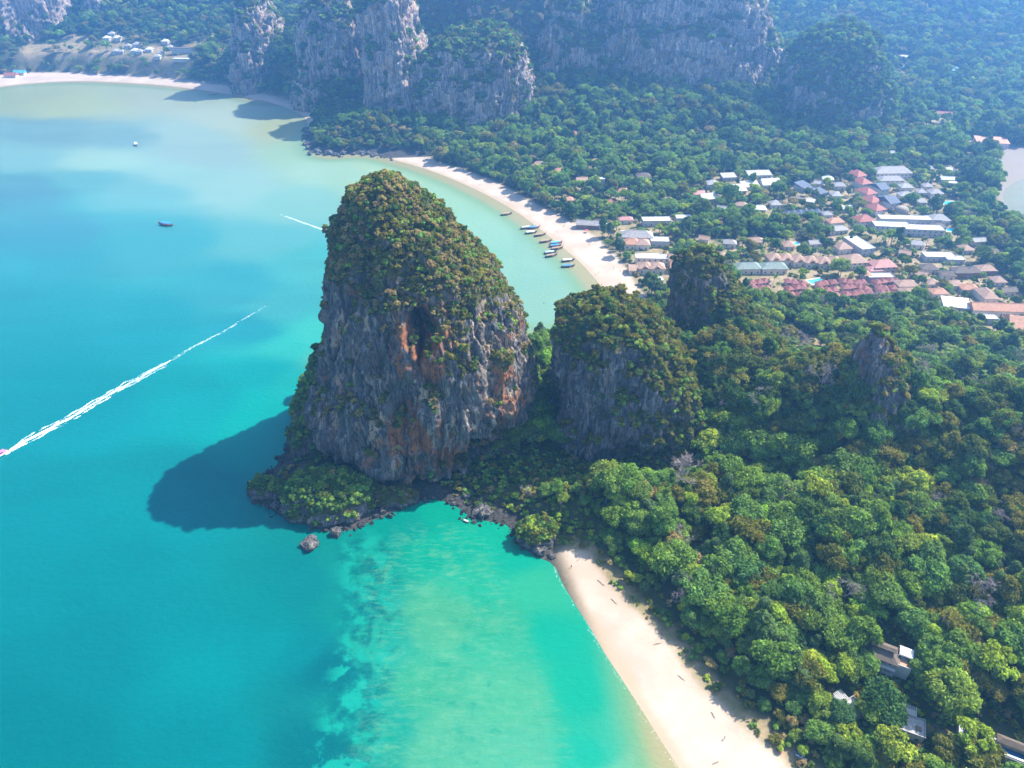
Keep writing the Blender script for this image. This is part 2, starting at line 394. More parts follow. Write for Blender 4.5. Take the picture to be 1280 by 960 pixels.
# weed and reef, sand ripples: where they lie
def band(pl, r):
    P = np.array([G(a, b) for a, b in pl]); best = np.full(X.shape, 1e9)
    for k in range(len(P) - 1):
        a, b = P[k], P[k + 1]; e = b - a
        t = np.clip(((X - a[0]) * e[0] + (Y - a[1]) * e[1]) / (e @ e), 0, 1)
        best = np.minimum(best, np.hypot(X - a[0] - t * e[0], Y - a[1] - t * e[1]))
    return 1 - sstep(0.35 * r, r, best)
reef = band([(455, 690), (465, 760), (450, 850), (425, 980), (400, 1100)], 17)
ripl = band([(540, 715), (565, 800), (560, 880), (540, 1000), (520, 1100)], 42)
ripl = np.maximum(ripl, 0.6 * band([(620, 800), (660, 900), (700, 1050)], 20))
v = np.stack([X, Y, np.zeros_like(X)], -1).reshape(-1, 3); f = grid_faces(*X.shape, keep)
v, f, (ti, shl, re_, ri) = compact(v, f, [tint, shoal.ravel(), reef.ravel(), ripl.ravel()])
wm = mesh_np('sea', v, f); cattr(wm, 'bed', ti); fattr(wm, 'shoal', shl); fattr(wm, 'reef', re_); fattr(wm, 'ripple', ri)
mat, nt, out = new_mat('sea_water'); g = N(nt); p = g.pos()
c = g.attr('bed').outputs['Color']
# weed-grown reef edge: ragged dark and pale patches
rn = g.noise(p, 0.11, 8, 0.66, 0.0); rmask = g.attr('reef').outputs['Fac']
c = g.mix(g.math('MULTIPLY', g.step(rn, 0.50, 0.58), rmask), c, srgb(30, 196, 188))
c = g.mix(g.math('MULTIPLY', g.math('MULTIPLY', g.step(rn, 0.50, 0.42), rmask), 0.75), c, srgb(0, 128, 144))
sn = g.noise(g.mapv(p, (0.7, 1.25, 1)), 0.13, 8, 0.74, 0.15); smask = g.attr('ripple').outputs['Fac']
c = g.mix(g.math('MULTIPLY', g.math('MULTIPLY', g.step(sn, 0.50, 0.66), smask), 0.55), c, srgb(128, 214, 178))
c = g.mix(g.math('MULTIPLY', g.math('MULTIPLY', g.step(sn, 0.47, 0.34), smask), 0.6), c, srgb(16, 180, 160))
rp = g.noise(g.mapv(p, (0.35, 1.5, 1)), 0.34, 6, 0.7, 0.3)
c = g.mix(g.math('MULTIPLY', g.math('MULTIPLY', g.step(rp, 0.50, 0.60), g.step(smask, 0.1, 0.6)), 0.2), c, srgb(150, 222, 190))
# long drifting bands of silt
bn = g.noise(g.mapv(p, (0.4, 1.2, 1)), 0.010, 5, 0.6, 0.5)
c = g.mix(g.math('MULTIPLY', g.step(bn, 0.42, 0.65), 0.16), c, (0.75, 0.9, 0.9), 'OVERLAY')
fn = g.noise(g.mapv(p, (0.7, 1.3, 1)), 0.35, 4, 0.7)
c = g.mix(g.math('MULTIPLY', g.step(fn, 0.35, 0.7), 0.10), c, (1.0, 1.0, 1.0), 'SOFT_LIGHT')
sh = g.attr('shoal').outputs['Fac']
c = g.mix(g.math('MULTIPLY', g.step(sh, 0.15, 0.85), 0.85), c, srgb(168, 206, 162))
c = g.mix(g.step(sh, 0.62, 0.995), c, srgb(226, 206, 168))
sc_ = g.n('ShaderNodeMix'); sc_.data_type = 'RGBA'; sc_.blend_type = 'MULTIPLY'; sc_.inputs[0].default_value = 1.0
g.l(c, sc_.inputs[6]); sc_.inputs[7].default_value = (0.28, 0.305, 0.238, 1)
c = sc_.outputs[2]
w1 = g.noise(g.mapv(p, (1.0, 1.6, 1)), 0.28, 4, 0.6); w2 = g.noise(p, 1.3, 3, 0.6)
hgt = g.math('ADD', g.math('MULTIPLY', w1, 1.0), g.math('MULTIPLY', w2, 0.22))
nrm = g.bump(hgt, 0.55, 0.55)
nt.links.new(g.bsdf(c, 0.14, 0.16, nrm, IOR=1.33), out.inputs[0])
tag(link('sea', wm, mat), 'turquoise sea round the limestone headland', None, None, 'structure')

# ================================================================== PLANT MODELS (shared meshes)
def leaf_mat(name, stops, transl=0.42):
    m, nt, out = new_mat(name); g = N(nt)
    rnd = g.n('ShaderNodeObjectInfo').outputs['Random']
    c = g.ramp(rnd, stops)
    t = g.attr('tint').outputs['Fac']
    mm = g.n('ShaderNodeMix'); mm.data_type = 'RGBA'; mm.blend_type = 'MULTIPLY'; mm.inputs[0].default_value = 1.0
    g.l(c, mm.inputs[6]); cb = g.n('ShaderNodeCombineColor'); 
    for k in range(3): g.l(t, cb.inputs[k])
    g.l(cb.outputs[0], mm.inputs[7]); c = mm.outputs[2]
    d = g.n('ShaderNodeBsdfDiffuse'); g.l(c, d.inputs[0])
    tr = g.n('ShaderNodeBsdfTranslucent'); g.l(g.mix(1.0, c, (1.25, 1.3, 0.6), 'MULTIPLY'), tr.inputs[0])
    ms = g.n('ShaderNodeMixShader'); ms.inputs[0].default_value = transl
    g.l(d.outputs[0], ms.inputs[1]); g.l(tr.outputs[0], ms.inputs[2]); nt.links.new(ms.outputs[0], out.inputs[0])
    return m
L_ = {
    'mid': leaf_mat('leaf_mid_green', [(0.0, (0.125, 0.226, 0.042)), (0.3, (0.184, 0.271, 0.042)), (0.6, (0.143, 0.255, 0.059)), (0.8, (0.235, 0.294, 0.047)), (1.0, (0.109, 0.211, 0.059))]),
    'dark': leaf_mat('leaf_dark_green', [(0.0, (0.068, 0.139, 0.039)), (0.4, (0.099, 0.163, 0.036)), (0.75, (0.135, 0.170, 0.034)), (1.0, (0.078, 0.156, 0.052))]),
    'lime': leaf_mat('leaf_lime', [(0.0, (0.284, 0.398, 0.039)), (0.5, (0.355, 0.398, 0.052)), (1.0, (0.213, 0.383, 0.047))]),
    'olive': leaf_mat('leaf_olive', [(0.0, (0.163, 0.170, 0.031)), (0.4, (0.220, 0.206, 0.039)), (0.7, (0.263, 0.227, 0.047)), (1.0, (0.170, 0.206, 0.039))]),
    'dry': leaf_mat('leaf_dry', [(0.0, (0.341, 0.270, 0.091)), (0.5, (0.398, 0.320, 0.130)), (1.0, (0.369, 0.256, 0.124))]),
    'feather': leaf_mat('leaf_needle', [(0.0, (0.099, 0.163, 0.058)), (0.5, (0.142, 0.206, 0.073)), (1.0, (0.121, 0.199, 0.055))]),
    'palm': leaf_mat('leaf_palm', [(0.0, (0.121, 0.206, 0.047)), (0.5, (0.163, 0.234, 0.049)), (1.0, (0.199, 0.241, 0.065))]),
}
BARK = paint('bark', (0.16, 0.125, 0.095), 0.9, 0.35, 1.5)
BAREBARK = paint('bare_twig', (0.30, 0.24, 0.215), 0.9, 0.2, 1.0)

def ico(sub=1):
    bm = bmesh.new(); bmesh.ops.create_icosphere(bm, subdivisions=sub, radius=1.0)
    v = np.array([x.co[:] for x in bm.verts]); f = np.array([[q.index for q in x.verts] for x in bm.faces]); bm.free()
    return v, f
ICO1 = ico(1); ICO2 = ico(2)
def unit(n, rng):
    d = rng.normal(size=(n, 3)); return d / np.linalg.norm(d, axis=1, keepdims=True)
def leaf_quads(pos, nrm, size, rng, aspect=1.0, droop=None):
    n = len(pos)
    nrm = nrm / np.linalg.norm(nrm, axis=1, keepdims=True)
    a = np.cross(nrm, unit(n, rng)); a /= np.linalg.norm(a, axis=1, keepdims=True) + 1e-9
    if droop is not None:
        a = np.repeat(np.array([[0, 0, -1.0]]), n, 0) + 0.5 * unit(n, rng); a -= nrm * (a * nrm).sum(1, keepdims=True); a /= np.linalg.norm(a, axis=1, keepdims=True) + 1e-9
    b = np.cross(nrm, a)
    s = size[:, None]
    v = np.stack([pos - a * s * aspect, pos + b * s * 0.62 - nrm * s * 0.16, pos + a * s * aspect, pos - b * s * 0.62 - nrm * s * 0.16], 1).reshape(-1, 3)
    f = np.arange(4 * n).reshape(-1, 4)
    return v, f
def make_crown(name, seed, mat, R=5.0, H=9.4, base=3.4, nlobe=20, nleaf=3000, leaf=0.40, squash=0.85, droop=None, aspect=1.0, core=0.62, ragged=0.5, conic=0.0, lobe=(0.20, 0.40)):
    rng = np.random.default_rng(seed)
    mid = (base + H) / 2; hz = (H - base) / 2
    C, RR = [], []
    for k in range(nlobe):
        a = k * 2.39996 + rng.uniform(-.4, .4); rr = math.sqrt((k + 0.3) / nlobe)
        zt = rng.uniform(-0.5, 1.15) * (1 - 0.45 * rr) - 0.35 * rr * rr
        wide = 1 - conic * (zt * 0.5 + 0.5)
        r = R * rng.uniform(*lobe) * (1 - 0.3 * conic)
        C.append((math.cos(a) * rr * (R - r * 0.75) * wide, math.sin(a) * rr * (R - r * 0.75) * wide, mid + zt * hz * 0.8)); RR.append(r)
    C = np.array(C); RR = np.array(RR); lt = rng.uniform(0.72, 1.28, nlobe)
    k = rng.choice(nlobe, nleaf * 3, p=RR ** 2 / (RR ** 2).sum())
    d = unit(len(k), rng); d[:, 2] = np.where(d[:, 2] < -0.35, -d[:, 2], d[:, 2])
    rad = RR[k] * (1 + ragged * (rng.random(len(k)) ** 2 - 0.35))
    P = C[k] + d * rad[:, None] * np.array([1, 1, squash])
    dist = np.linalg.norm((P[:, None] - C[None]) / np.array([1, 1, squash]), axis=2) / RR[None]
    dist[np.arange(len(k)), k] = 9
    ok = np.where(dist.min(1) > 0.86)[0][:nleaf]
    P, k, d = P[ok], k[ok], d[ok]
    nr = d + 0.9 * unit(len(ok), rng) + np.array([0, 0, 0.25])
    sz = leaf * rng.uniform(0.55, 1.45, len(ok))
    v, f = leaf_quads(P, nr, sz, rng, aspect, droop)
    t = np.repeat(lt[k] * rng.uniform(0.5, 1.5, len(ok)), 4)
    V = [v]; F = [np.concatenate([f[:, [0, 1, 2]], f[:, [0, 2, 3]]])]; T = [t]; off = len(v)
    if core > 0:
        iv, if_ = ICO1
        for j in range(nlobe):
            jit = 1 + 0.18 * rng.normal(size=(len(iv), 1))
            V.append(C[j] + iv * jit * RR[j] * core * np.array([1, 1, squash])); F.append(if_ + off); T.append(np.full(len(iv), lt[j] * 0.9)); off += len(iv)
    me = mesh_np(name, np.concatenate(V), np.concatenate(F), False)
    fattr(me, 'tint', np.concatenate(T)); me.materials.append(mat)
    return me, C
def make_trunk(name, seed, C, base, r=0.28, lean=0.4, mat=None, limbs=5):
    rng = np.random.default_rng(seed); mb = MB()
    top = np.array([rng.uniform(-lean, lean), rng.uniform(-lean, lean), base + 0.6])
    mb.tube([(0, 0, -1.2), (0.1, 0, base * 0.35), tuple(top * 0.9), tuple(top)], [r * 1.5, r, r * 0.8, r * 0.7], 6)
    for c in C[:limbs]:
        m = top * 0.5 + c * 0.5 + np.array([0, 0, -0.3])
        mb.tube([tuple(top * 0.92), tuple(m), tuple(c)], [r * 0.55, r * 0.36, r * 0.14], 5)
    me = mb.mesh(name); me.materials.append(mat or BARK)
    return me
def make_bare(seed):
    rng = np.random.default_rng(seed); mb = MB(); tips = []
    def br(p, d, l, r, dep):
        q = p + d * l; m = p + d * l * 0.5 + rng.normal(size=3) * l * 0.05
        mb.tube([tuple(p), tuple(m), tuple(q)], [r, r * 0.8, r * 0.6], 4)
        if dep == 0: tips.append(q); return
        for _ in range(3 if dep > 1 else 4):
            e = d + rng.normal(size=3) * 0.62 + np.array([0, 0, 0.12]); e /= np.linalg.norm(e)
            br(q, e, l * rng.uniform(0.6, 0.85), r * 0.6, dep - 1)
    br(np.array([0, 0, -1.0]), np.array([0.05, 0, 1.0]), 4.6, 0.3, 4)
    tw = MB(); tips_ = np.array(tips)
    v, f = [], []
    n = 9
    P = np.repeat(tips_, n, 0); d = unit(len(P), rng); d[:, 2] = np.abs(d[:, 2]) * 0.7
    Q = P + d * rng.uniform(0.6, 1.5, (len(P), 1)); s = np.cross(d, unit(len(P), rng)); s /= np.linalg.norm(s, axis=1, keepdims=True); s *= 0.05
    vv = np.stack([P - s, P + s, Q], 1).reshape(-1, 3); ff = np.arange(len(vv)).reshape(-1, 3)
    me = mesh_np('twigs', vv, ff, False); me.materials.append(BAREBARK)
    tm = mb.mesh('trunk'); tm.materials.append(BAREBARK)
    return me, tm
def make_palm(seed):
    rng = np.random.default_rng(seed); h = 9.0; bx, by = rng.uniform(-1.2, 1.2, 2)
    mb = MB(); mb.tube([(0, 0, -1), (bx * 0.2, by * 0.2, h * 0.35), (bx * 0.6, by * 0.6, h * 0.7), (bx, by, h)], [0.26, 0.19, 0.16, 0.15], 6)
    tm = mb.mesh('trunk'); tm.materials.append(BARK)
    V, F, T = [], [], []
    for k in range(17):
        a = k * 2.4 + rng.uniform(-.3, .3); el = rng.uniform(-0.25, 1.0); L = rng.uniform(3.4, 4.4); t = rng.uniform(0.7, 1.3)
        hx, hy = math.cos(a), math.sin(a); p = np.array([bx, by, h]); ang = el; prev = None
        for s in range(6):
            w = [0.25, 0.75, 0.95, 0.85, 0.55, 0.06][s]
            sx, sy = -hy * w, hx * w; dz = -0.30 * w
            row = [p + np.array([sx, sy, dz]), p.copy(), p - np.array([sx, sy, -dz])]
            b = len(V); V += row; T += [t] * 3
            if s: F += [(b - 3, b - 2, b + 1, b), (b - 2, b - 1, b + 2, b + 1)]
            p = p + np.array([hx * math.cos(ang), hy * math.cos(ang), math.sin(ang)]) * L / 5; ang -= 0.34
    me = mesh_np('fronds', np.array(V), np.array(F), False); fattr(me, 'tint', T); me.materials.append(L_['palm'])
    return me, tm

SPECIES = {}     # key -> list of (crown mesh, trunk mesh, crown part name)
def sp(key, part, *variants): SPECIES[key] = [(c, t, part) for c, t in variants]
def broad(seed, mat, **k):
    me, C = make_crown('crown', seed, mat, **k); return me, make_trunk('trunk', seed + 1, C, k.get('base', 4.0))
sp('mid', 'crown', broad(1, L_['mid']), broad(5, L_['mid'], R=5.6, H=8.8, nlobe=24), broad(11, L_['mid'], R=5.8, H=10.2, base=5.2, nlobe=13, nleaf=2600, core=0.3, ragged=0.9, lobe=(0.16, 0.34)), broad(9, L_['mid'], R=4.6, H=10.5, base=4.0, nlobe=18))
sp('dark', 'crown', broad(13, L_['dark']), broad(17, L_['dark'], R=5.4, H=9.6, nlobe=22), broad(19, L_['dark'], R=4.2, H=10.6, nlobe=15))
sp('lime', 'crown', broad(21, L_['lime'], R=4.6, H=9.2, nlobe=17), broad(25, L_['lime'], R=4.9, H=9.4, base=4.6, nlobe=11, nleaf=2200, core=0.3, ragged=0.9, lobe=(0.16, 0.34)), broad(23, L_['lime'], R=4.0, H=9.6, nlobe=13, ragged=0.5))
sp('olive', 'crown', broad(27, L_['olive'], R=4.8, H=9.0, nlobe=18), broad(31, L_['olive'], R=5.4, H=10.0, base=5.0, nlobe=12, nleaf=2200, core=0.25, ragged=0.95, lobe=(0.15, 0.32)), broad(29, L_['olive'], R=4.2, H=9.8, nlobe=14))
sp('dry', 'crown', broad(33, L_['dry'], R=4.4, H=8.6, nlobe=14, nleaf=1700, core=0.5, ragged=0.6))
sp('feather', 'crown', broad(37, L_['feather'], R=3.8, H=12.5, base=2.5, nlobe=18, nleaf=2400, leaf=0.42, droop=1, aspect=1.5, squash=1.1, core=0.7, ragged=0.55, conic=0.5),
   broad(39, L_['feather'], R=3.4, H=13.5, base=3.0, nlobe=17, nleaf=2200, leaf=0.42, droop=1, aspect=1.5, squash=1.2, core=0.7, ragged=0.55, conic=0.6))
sp('bare', 'twigs', make_bare(41), make_bare(43))
sp('palm', 'fronds', make_palm(45), make_palm(47), make_palm(49))
def shrub(seed, mat, **k):
    me, C = make_crown('shrub', seed, mat, R=1.25, H=1.9, base=0.0, nlobe=7, nleaf=420, leaf=0.22, core=0.75, squash=0.85, **k); return me, None
sp('shrub_olive', 'crown', shrub(51, L_['olive']), shrub(52, L_['olive'], ragged=0.5)); sp('shrub_dark', 'crown', shrub(53, L_['dark']), shrub(54, L_['mid'])); sp('shrub_dry', 'crown', shrub(55, L_['dry'], ragged=0.5))
sp('shrub_lime', 'crown', shrub(57, L_['lime']))
PROTO = {}; PIDX = {}
def merged(crown, trunk, name):
    def arr(me):
        me.calc_loop_triangles()
        v = np.empty(len(me.vertices) * 3); me.vertices.foreach_get('co', v)
        t = np.empty(len(me.loop_triangles) * 3, np.int32); me.loop_triangles.foreach_get('vertices', t)
        return v.reshape(-1, 3), t.reshape(-1, 3)
    v, t = arr(crown); tint = np.ones(len(v))
    if 'tint' in crown.attributes: crown.attributes['tint'].data.foreach_get('value', tint)
    mi = np.zeros(len(t), np.int32)
    if trunk is not None:
        v2, t2 = arr(trunk); t = np.concatenate([t, t2 + len(v)]); v = np.concatenate([v, v2]); tint = np.concatenate([tint, np.ones(len(v2))]); mi = np.concatenate([mi, np.ones(len(t2), np.int32)])
    me = mesh_np(name, v, t, False); fattr(me, 'tint', tint); me.materials.append(crown.materials[0])
    if trunk is not None: me.materials.append(trunk.materials[0]); me.polygons.foreach_set('material_index', mi)
    return me
for key, vs_ in SPECIES.items():
    for j, (c, t, part) in enumerate(vs_):
        o = bpy.data.objects.new('plant_model_%s_%d' % (key, j), merged(c, t, 'plant_model')); PROTO[(key, j)] = o

def scatter(name, P, S, ROT, keys, parent=None, label=None):
    """one uncountable mass of plants: instances of the plant models on points"""
    ks = sorted(set(keys)); ix = {k: i for i, k in enumerate(ks)}
    me = bpy.data.meshes.new(name); n = len(P)
    me.vertices.add(n); me.vertices.foreach_set('co', np.asarray(P, np.float32).ravel())
    a = me.attributes.new('size', 'FLOAT_VECTOR', 'POINT'); a.data.foreach_set('vector', np.asarray(S, np.float32).ravel())
    a = me.attributes.new('turn', 'FLOAT_VECTOR', 'POINT'); a.data.foreach_set('vector', np.asarray(ROT, np.float32).ravel())
    a = me.attributes.new('model', 'INT', 'POINT'); a.data.foreach_set('value', np.array([ix[k] for k in keys], np.int32))
    o = bpy.data.objects.new(name, me); COL.objects.link(o)
    if parent is not None: o.parent = parent
    gt = bpy.data.node_groups.new(name + '_plants', 'GeometryNodeTree')
    gt.interface.new_socket('Geometry', in_out='INPUT', socket_type='NodeSocketGeometry'); gt.interface.new_socket('Geometry', in_out='OUTPUT', socket_type='NodeSocketGeometry')
    nn = gt.nodes.new; gi = nn('NodeGroupInput'); go = nn('NodeGroupOutput'); inst = nn('GeometryNodeInstanceOnPoints'); inst.inputs['Pick Instance'].default_value = True
    join = nn('GeometryNodeJoinGeometry')
    for k in reversed(ks):
        oi = nn('GeometryNodeObjectInfo'); oi.inputs['Object'].default_value = PROTO[k]; oi.inputs['As Instance'].default_value = False; oi.transform_space = 'ORIGINAL'
        gti = nn('GeometryNodeGeometryToInstance'); gt.links.new(oi.outputs['Geometry'], gti.inputs[0]); gt.links.new(gti.outputs[0], join.inputs[0])
    def at(nm, ty):
        x = nn('GeometryNodeInputNamedAttribute'); x.data_type = ty; x.inputs['Name'].default_value = nm; return x.outputs['Attribute']
    e = nn('FunctionNodeEulerToRotation'); gt.links.new(at('turn', 'FLOAT_VECTOR'), e.inputs[0]); gt.links.new(e.outputs[0], inst.inputs['Rotation'])
    gt.links.new(at('size', 'FLOAT_VECTOR'), inst.inputs['Scale']); gt.links.new(at('model', 'INT'), inst.inputs['Instance Index'])
    gt.links.new(gi.outputs[0], inst.inputs['Points']); gt.links.new(join.outputs[0], inst.inputs['Instance']); gt.links.new(inst.outputs[0], go.inputs[0])
    m = o.modifiers.new('plants', 'NODES'); m.node_group = gt
    tag(o, label, None, None, 'stuff')
    return o

# ================================================================== LIMESTONE
def rock_mat(name, tone=1.0, rust=0.5, pale=0.4, warm=(1, 1, 1)):
    m, nt, out = new_mat(name); g = N(nt); p = g.pos()
    big = g.noise(p, 0.035, 5, 0.6, 0.4)
    str1 = g.noise(g.mapv(p, (0.30, 0.30, 0.030)), 1.0, 6, 0.65, 0.6)
    str2 = g.noise(g.mapv(p, (0.9, 0.9, 0.07)), 1.0, 5, 0.7, 0.5)
    c = g.ramp(str1, [(0.28, (0.055 * tone, 0.055 * tone, 0.058 * tone)), (0.43, (0.19 * tone, 0.185 * tone, 0.185 * tone)), (0.58, (0.36 * tone, 0.34 * tone, 0.32 * tone)), (0.70, (0.85 * tone, 0.76 * tone, 0.65 * tone))])
    pn = g.noise(g.mapv(p, (0.16, 0.16, 0.035)), 1.0, 5, 0.6, 0.6)
    c = g.mix(g.math('MULTIPLY', g.step(pn, 0.53, 0.64), pale), c, (0.56, 0.41, 0.28))
    rn = g.noise(g.mapv(p, (0.11, 0.11, 0.045)), 1.3, 6, 0.7, 0.8)
    c = g.mix(g.math('MULTIPLY', g.step(g.math('ADD', rn, g.attr('stain').outputs['Fac']), 0.55, 0.68), rust), c, g.mix(str2, (0.22, 0.070, 0.030), (0.48, 0.22, 0.10)))
    c = g.mix(g.math('MULTIPLY', g.step(str2, 0.50, 0.40), 0.85), c, (0.040, 0.040, 0.045))
    bl = g.noise(p, 0.5, 6, 0.75)
    c = g.mix(g.math('MULTIPLY', g.step(bl, 0.55, 0.72), 0.5), c, (0.10, 0.095, 0.085))
    c = g.mix(1.0, c, warm, 'MULTIPLY')
    plant = g.ramp(g.noise(p, 0.25, 5, 0.7), [(0.3, (0.040, 0.050, 0.018)), (0.5, (0.085, 0.085, 0.030)), (0.7, (0.19, 0.145, 0.065))])
    vm = g.step(g.math('ADD', g.attr('veg').outputs['Fac'], g.math('MULTIPLY', g.math('SUBTRACT', bl, 0.5), 0.9)), 0.35, 0.65)
    c = g.mix(vm, c, plant)
    # tide-blackened foot
    zz = g.n('ShaderNodeSeparateXYZ'); g.l(p, zz.inputs[0])
    c = g.mix(g.math('MULTIPLY', g.step(g.math('ADD', zz.outputs[2], g.math('MULTIPLY', big, 2.0)), 3.2, 1.6), 0.8), c, (0.045, 0.042, 0.042))
    h = g.math('ADD', g.math('MULTIPLY', str2, 0.8), g.math('ADD', g.math('MULTIPLY', bl, 0.8), g.math('MULTIPLY', str1, 1.0)))
    nt.links.new(g.bsdf(c, 0.92, 0.12, g.bump(h, 1.0, 2.2)), out.inputs[0])
    return m
ROCK = rock_mat('limestone', 0.60, 1.0, 0.78, (1.02, 0.985, 0.94)); ROCK_BLUE = rock_mat('limestone_slate', 0.58, 0.5, 0.35, (0.93, 0.98, 1.04)); ROCK_FAR = rock_mat('limestone_pale', 1.3, 0.85, 1.0, (1.1, 0.95, 0.83)); BOULDER = rock_mat('limestone_boulder', 0.6, 0.35, 0.3)

def karst(rows, na, nz, seed, big=7.0, flute=2.2, fine=0.9, bigw=42.0, npow=2.4, dents=(), veg_bias=None, veg_amp=0.9, stains=()):
    """rows (py, xl, xr, y_front, y_back): outline of the rock from its foot up. Returns mesh + grids."""
    st = []
    for py, xl, xr, yf, yb in rows:
        ym = 0.5 * (yf + yb); x0, z = onY(xl, py, ym); x1, _ = onY(xr, py, ym)
        st.append((z, 0.5 * (x0 + x1), ym, 0.5 * abs(x1 - x0), 0.5 * (yb - yf)))
    return karst_st(st, na, nz, seed, big, flute, fine, bigw, npow, dents, veg_bias, veg_amp, stains)
def karst_st(st, na, nz, seed, big=7.0, flute=2.2, fine=0.9, bigw=42.0, npow=2.4, dents=(), veg_bias=None, veg_amp=0.9, stains=()):
    st = np.array(sorted(st))
    seg = np.hypot(np.diff(st[:, 0]), 0.5 * (np.diff(st[:, 3]) + np.diff(st[:, 4])))
    s = np.concatenate([[0], np.cumsum(np.maximum(seg, 0.5))]); t = np.linspace(0, s[-1], nz)
    A = np.stack([np.interp(t, s, st[:, k]) for k in range(5)], 1)
    w = max(3, nz // 30) | 1; ker = np.hanning(w + 2)[1:-1]; ker /= ker.sum()
    pad = np.concatenate([np.repeat(A[:1], w // 2, 0), A, np.repeat(A[-1:], w // 2, 0)])
    A2 = np.stack([np.convolve(pad[:, k], ker, 'valid') for k in range(5)], 1); A2[-1] = A[-1]; A2[-1, 3:] = 0.05; A = A2
    th = np.linspace(0, 2 * np.pi, na, endpoint=False)
    c, s_ = np.cos(th), np.sin(th)
    ex = 2.0 / npow
    ux = np.sign(c) * np.abs(c) ** ex; uy = np.sign(s_) * np.abs(s_) ** ex
    P = np.stack([A[:, 1:2] + A[:, 3:4] * ux, A[:, 2:3] + A[:, 4:5] * uy, np.repeat(A[:, :1], na, 1)], -1)
    def normals(P):
        dt = np.roll(P, -1, 1) - np.roll(P, 1, 1)
        dz = np.empty_like(P); dz[1:-1] = P[2:] - P[:-2]; dz[0] = P[1] - P[0]; dz[-1] = P[-1] - P[-2]
        n = np.cross(dt, dz); l = np.linalg.norm(n, axis=-1, keepdims=True); n = n / (l + 1e-9)
        n[-1] = (0, 0, 1)
        return n
    Nn = normals(P); up = np.clip(Nn[..., 2], 0, 1)
    steep = 1 - sstep(0.35, 0.8, up)
    taper = np.minimum(1, A[:, 3] / (A[:, 3].max() * 0.25))[:, None]
    b = (fbm(P / bigw, 3, seed) - 0.5) * 2 * big + (fbm(P / (bigw * 0.4), 3, seed + 3) - 0.5) * 2 * big * 0.55
    P = P + Nn * np.array([1, 1, 0.4]) * (b * taper)[..., None]
    Pw = P + np.stack([fbm(P / 16., 3, seed + 41) - .5, fbm(P / 16., 3, seed + 43) - .5, np.zeros(P.shape[:-1])], -1) * 9.0
    r1 = np.abs(fbm(Pw * np.array([1 / 10., 1 / 10., 1 / 45.]), 3, seed + 7) * 2 - 1)
    r2 = np.abs(fbm(Pw * np.array([1 / 3.6, 1 / 3.6, 1 / 20.]), 3, seed + 11) * 2 - 1)
    ledge = (fbm(P * np.array([1 / 22., 1 / 22., 1 / 10.]), 4, seed + 13) - 0.5)
    drape = np.maximum(0, fbm(Pw * np.array([1 / 6., 1 / 6., 1 / 18.]), 3, seed + 15) - 0.5) 
    r3 = np.abs(fbm(Pw * np.array([1 / 1.7, 1 / 1.7, 1 / 11.]), 2, seed + 17) * 2 - 1)
    fl = (r3 - 0.3) * flute * 0.42 - (1 - r1) ** 4 * flute * 1.7 + r2 * flute * 0.9 + ledge * flute * 1.3 + drape * flute * 1.8
    fl = fl * (0.25 + 0.75 * steep) + (fbm(P / 2.6, 3, seed + 19) - 0.5) * 2 * fine + (fbm(P / 7.0, 3, seed + 23) - 0.5) * 2 * fine * 1.2
    P = P + Nn * (fl * np.minimum(1, taper * 2))[..., None]
    for (cx, cy_, cz, rad, depth, zs) in dents:
        q = np.sqrt((P[..., 0] - cx) ** 2 + (P[..., 1] - cy_) ** 2 + ((P[..., 2] - cz) / zs) ** 2) / rad
        wgt = (1 - sstep(0.45, 1.0, q + (fbm(P / 6.0, 3, seed + 29) - 0.5) * 0.35))
        P = P - Nn * np.array([1, 1, 0.2]) * (wgt * depth)[..., None]
    Nn = normals(P)
    upb = Nn[..., 2]
    for _ in range(2):   # smooth the slope a little for the plant cover
        q = upb.copy(); q[1:-1] = (upb[2:] + upb[:-2] + 2 * upb[1:-1]) / 4; upb = (np.roll(q, 1, 1) + np.roll(q, -1, 1) + 2 * q) / 4
    vb = 0 if veg_bias is None else veg_bias(P)
    vm = upb + (fbm(P / 13.0, 4, seed + 31) - 0.5) * veg_amp + vb
    veg = sstep(0.34, 0.56, vm)
    n0 = nz * na
    verts = P.reshape(-1, 3)
    i = np.arange(nz - 1)[:, None] * na; j = np.arange(na)[None, :]; j2 = (j + 1) % na
    f = np.stack([i + j, i + j2, i + na + j2, i + na + j], -1).reshape(-1, 4)
    me = mesh_np('rock_body', verts, f); fattr(me, 'veg', veg.ravel())
    stn = np.zeros(P.shape[:-1])
    for (cx, cy_, cz, rh, rv, wt) in stains:
        q = ((P[..., 0] - cx) / rh) ** 2 + ((P[..., 1] - cy_) / rh) ** 2 + ((P[..., 2] - cz) / rv) ** 2
        stn = np.maximum(stn, wt * np.exp(-q))
    fattr(me, 'stain', stn.ravel())
    return me, P, Nn, veg
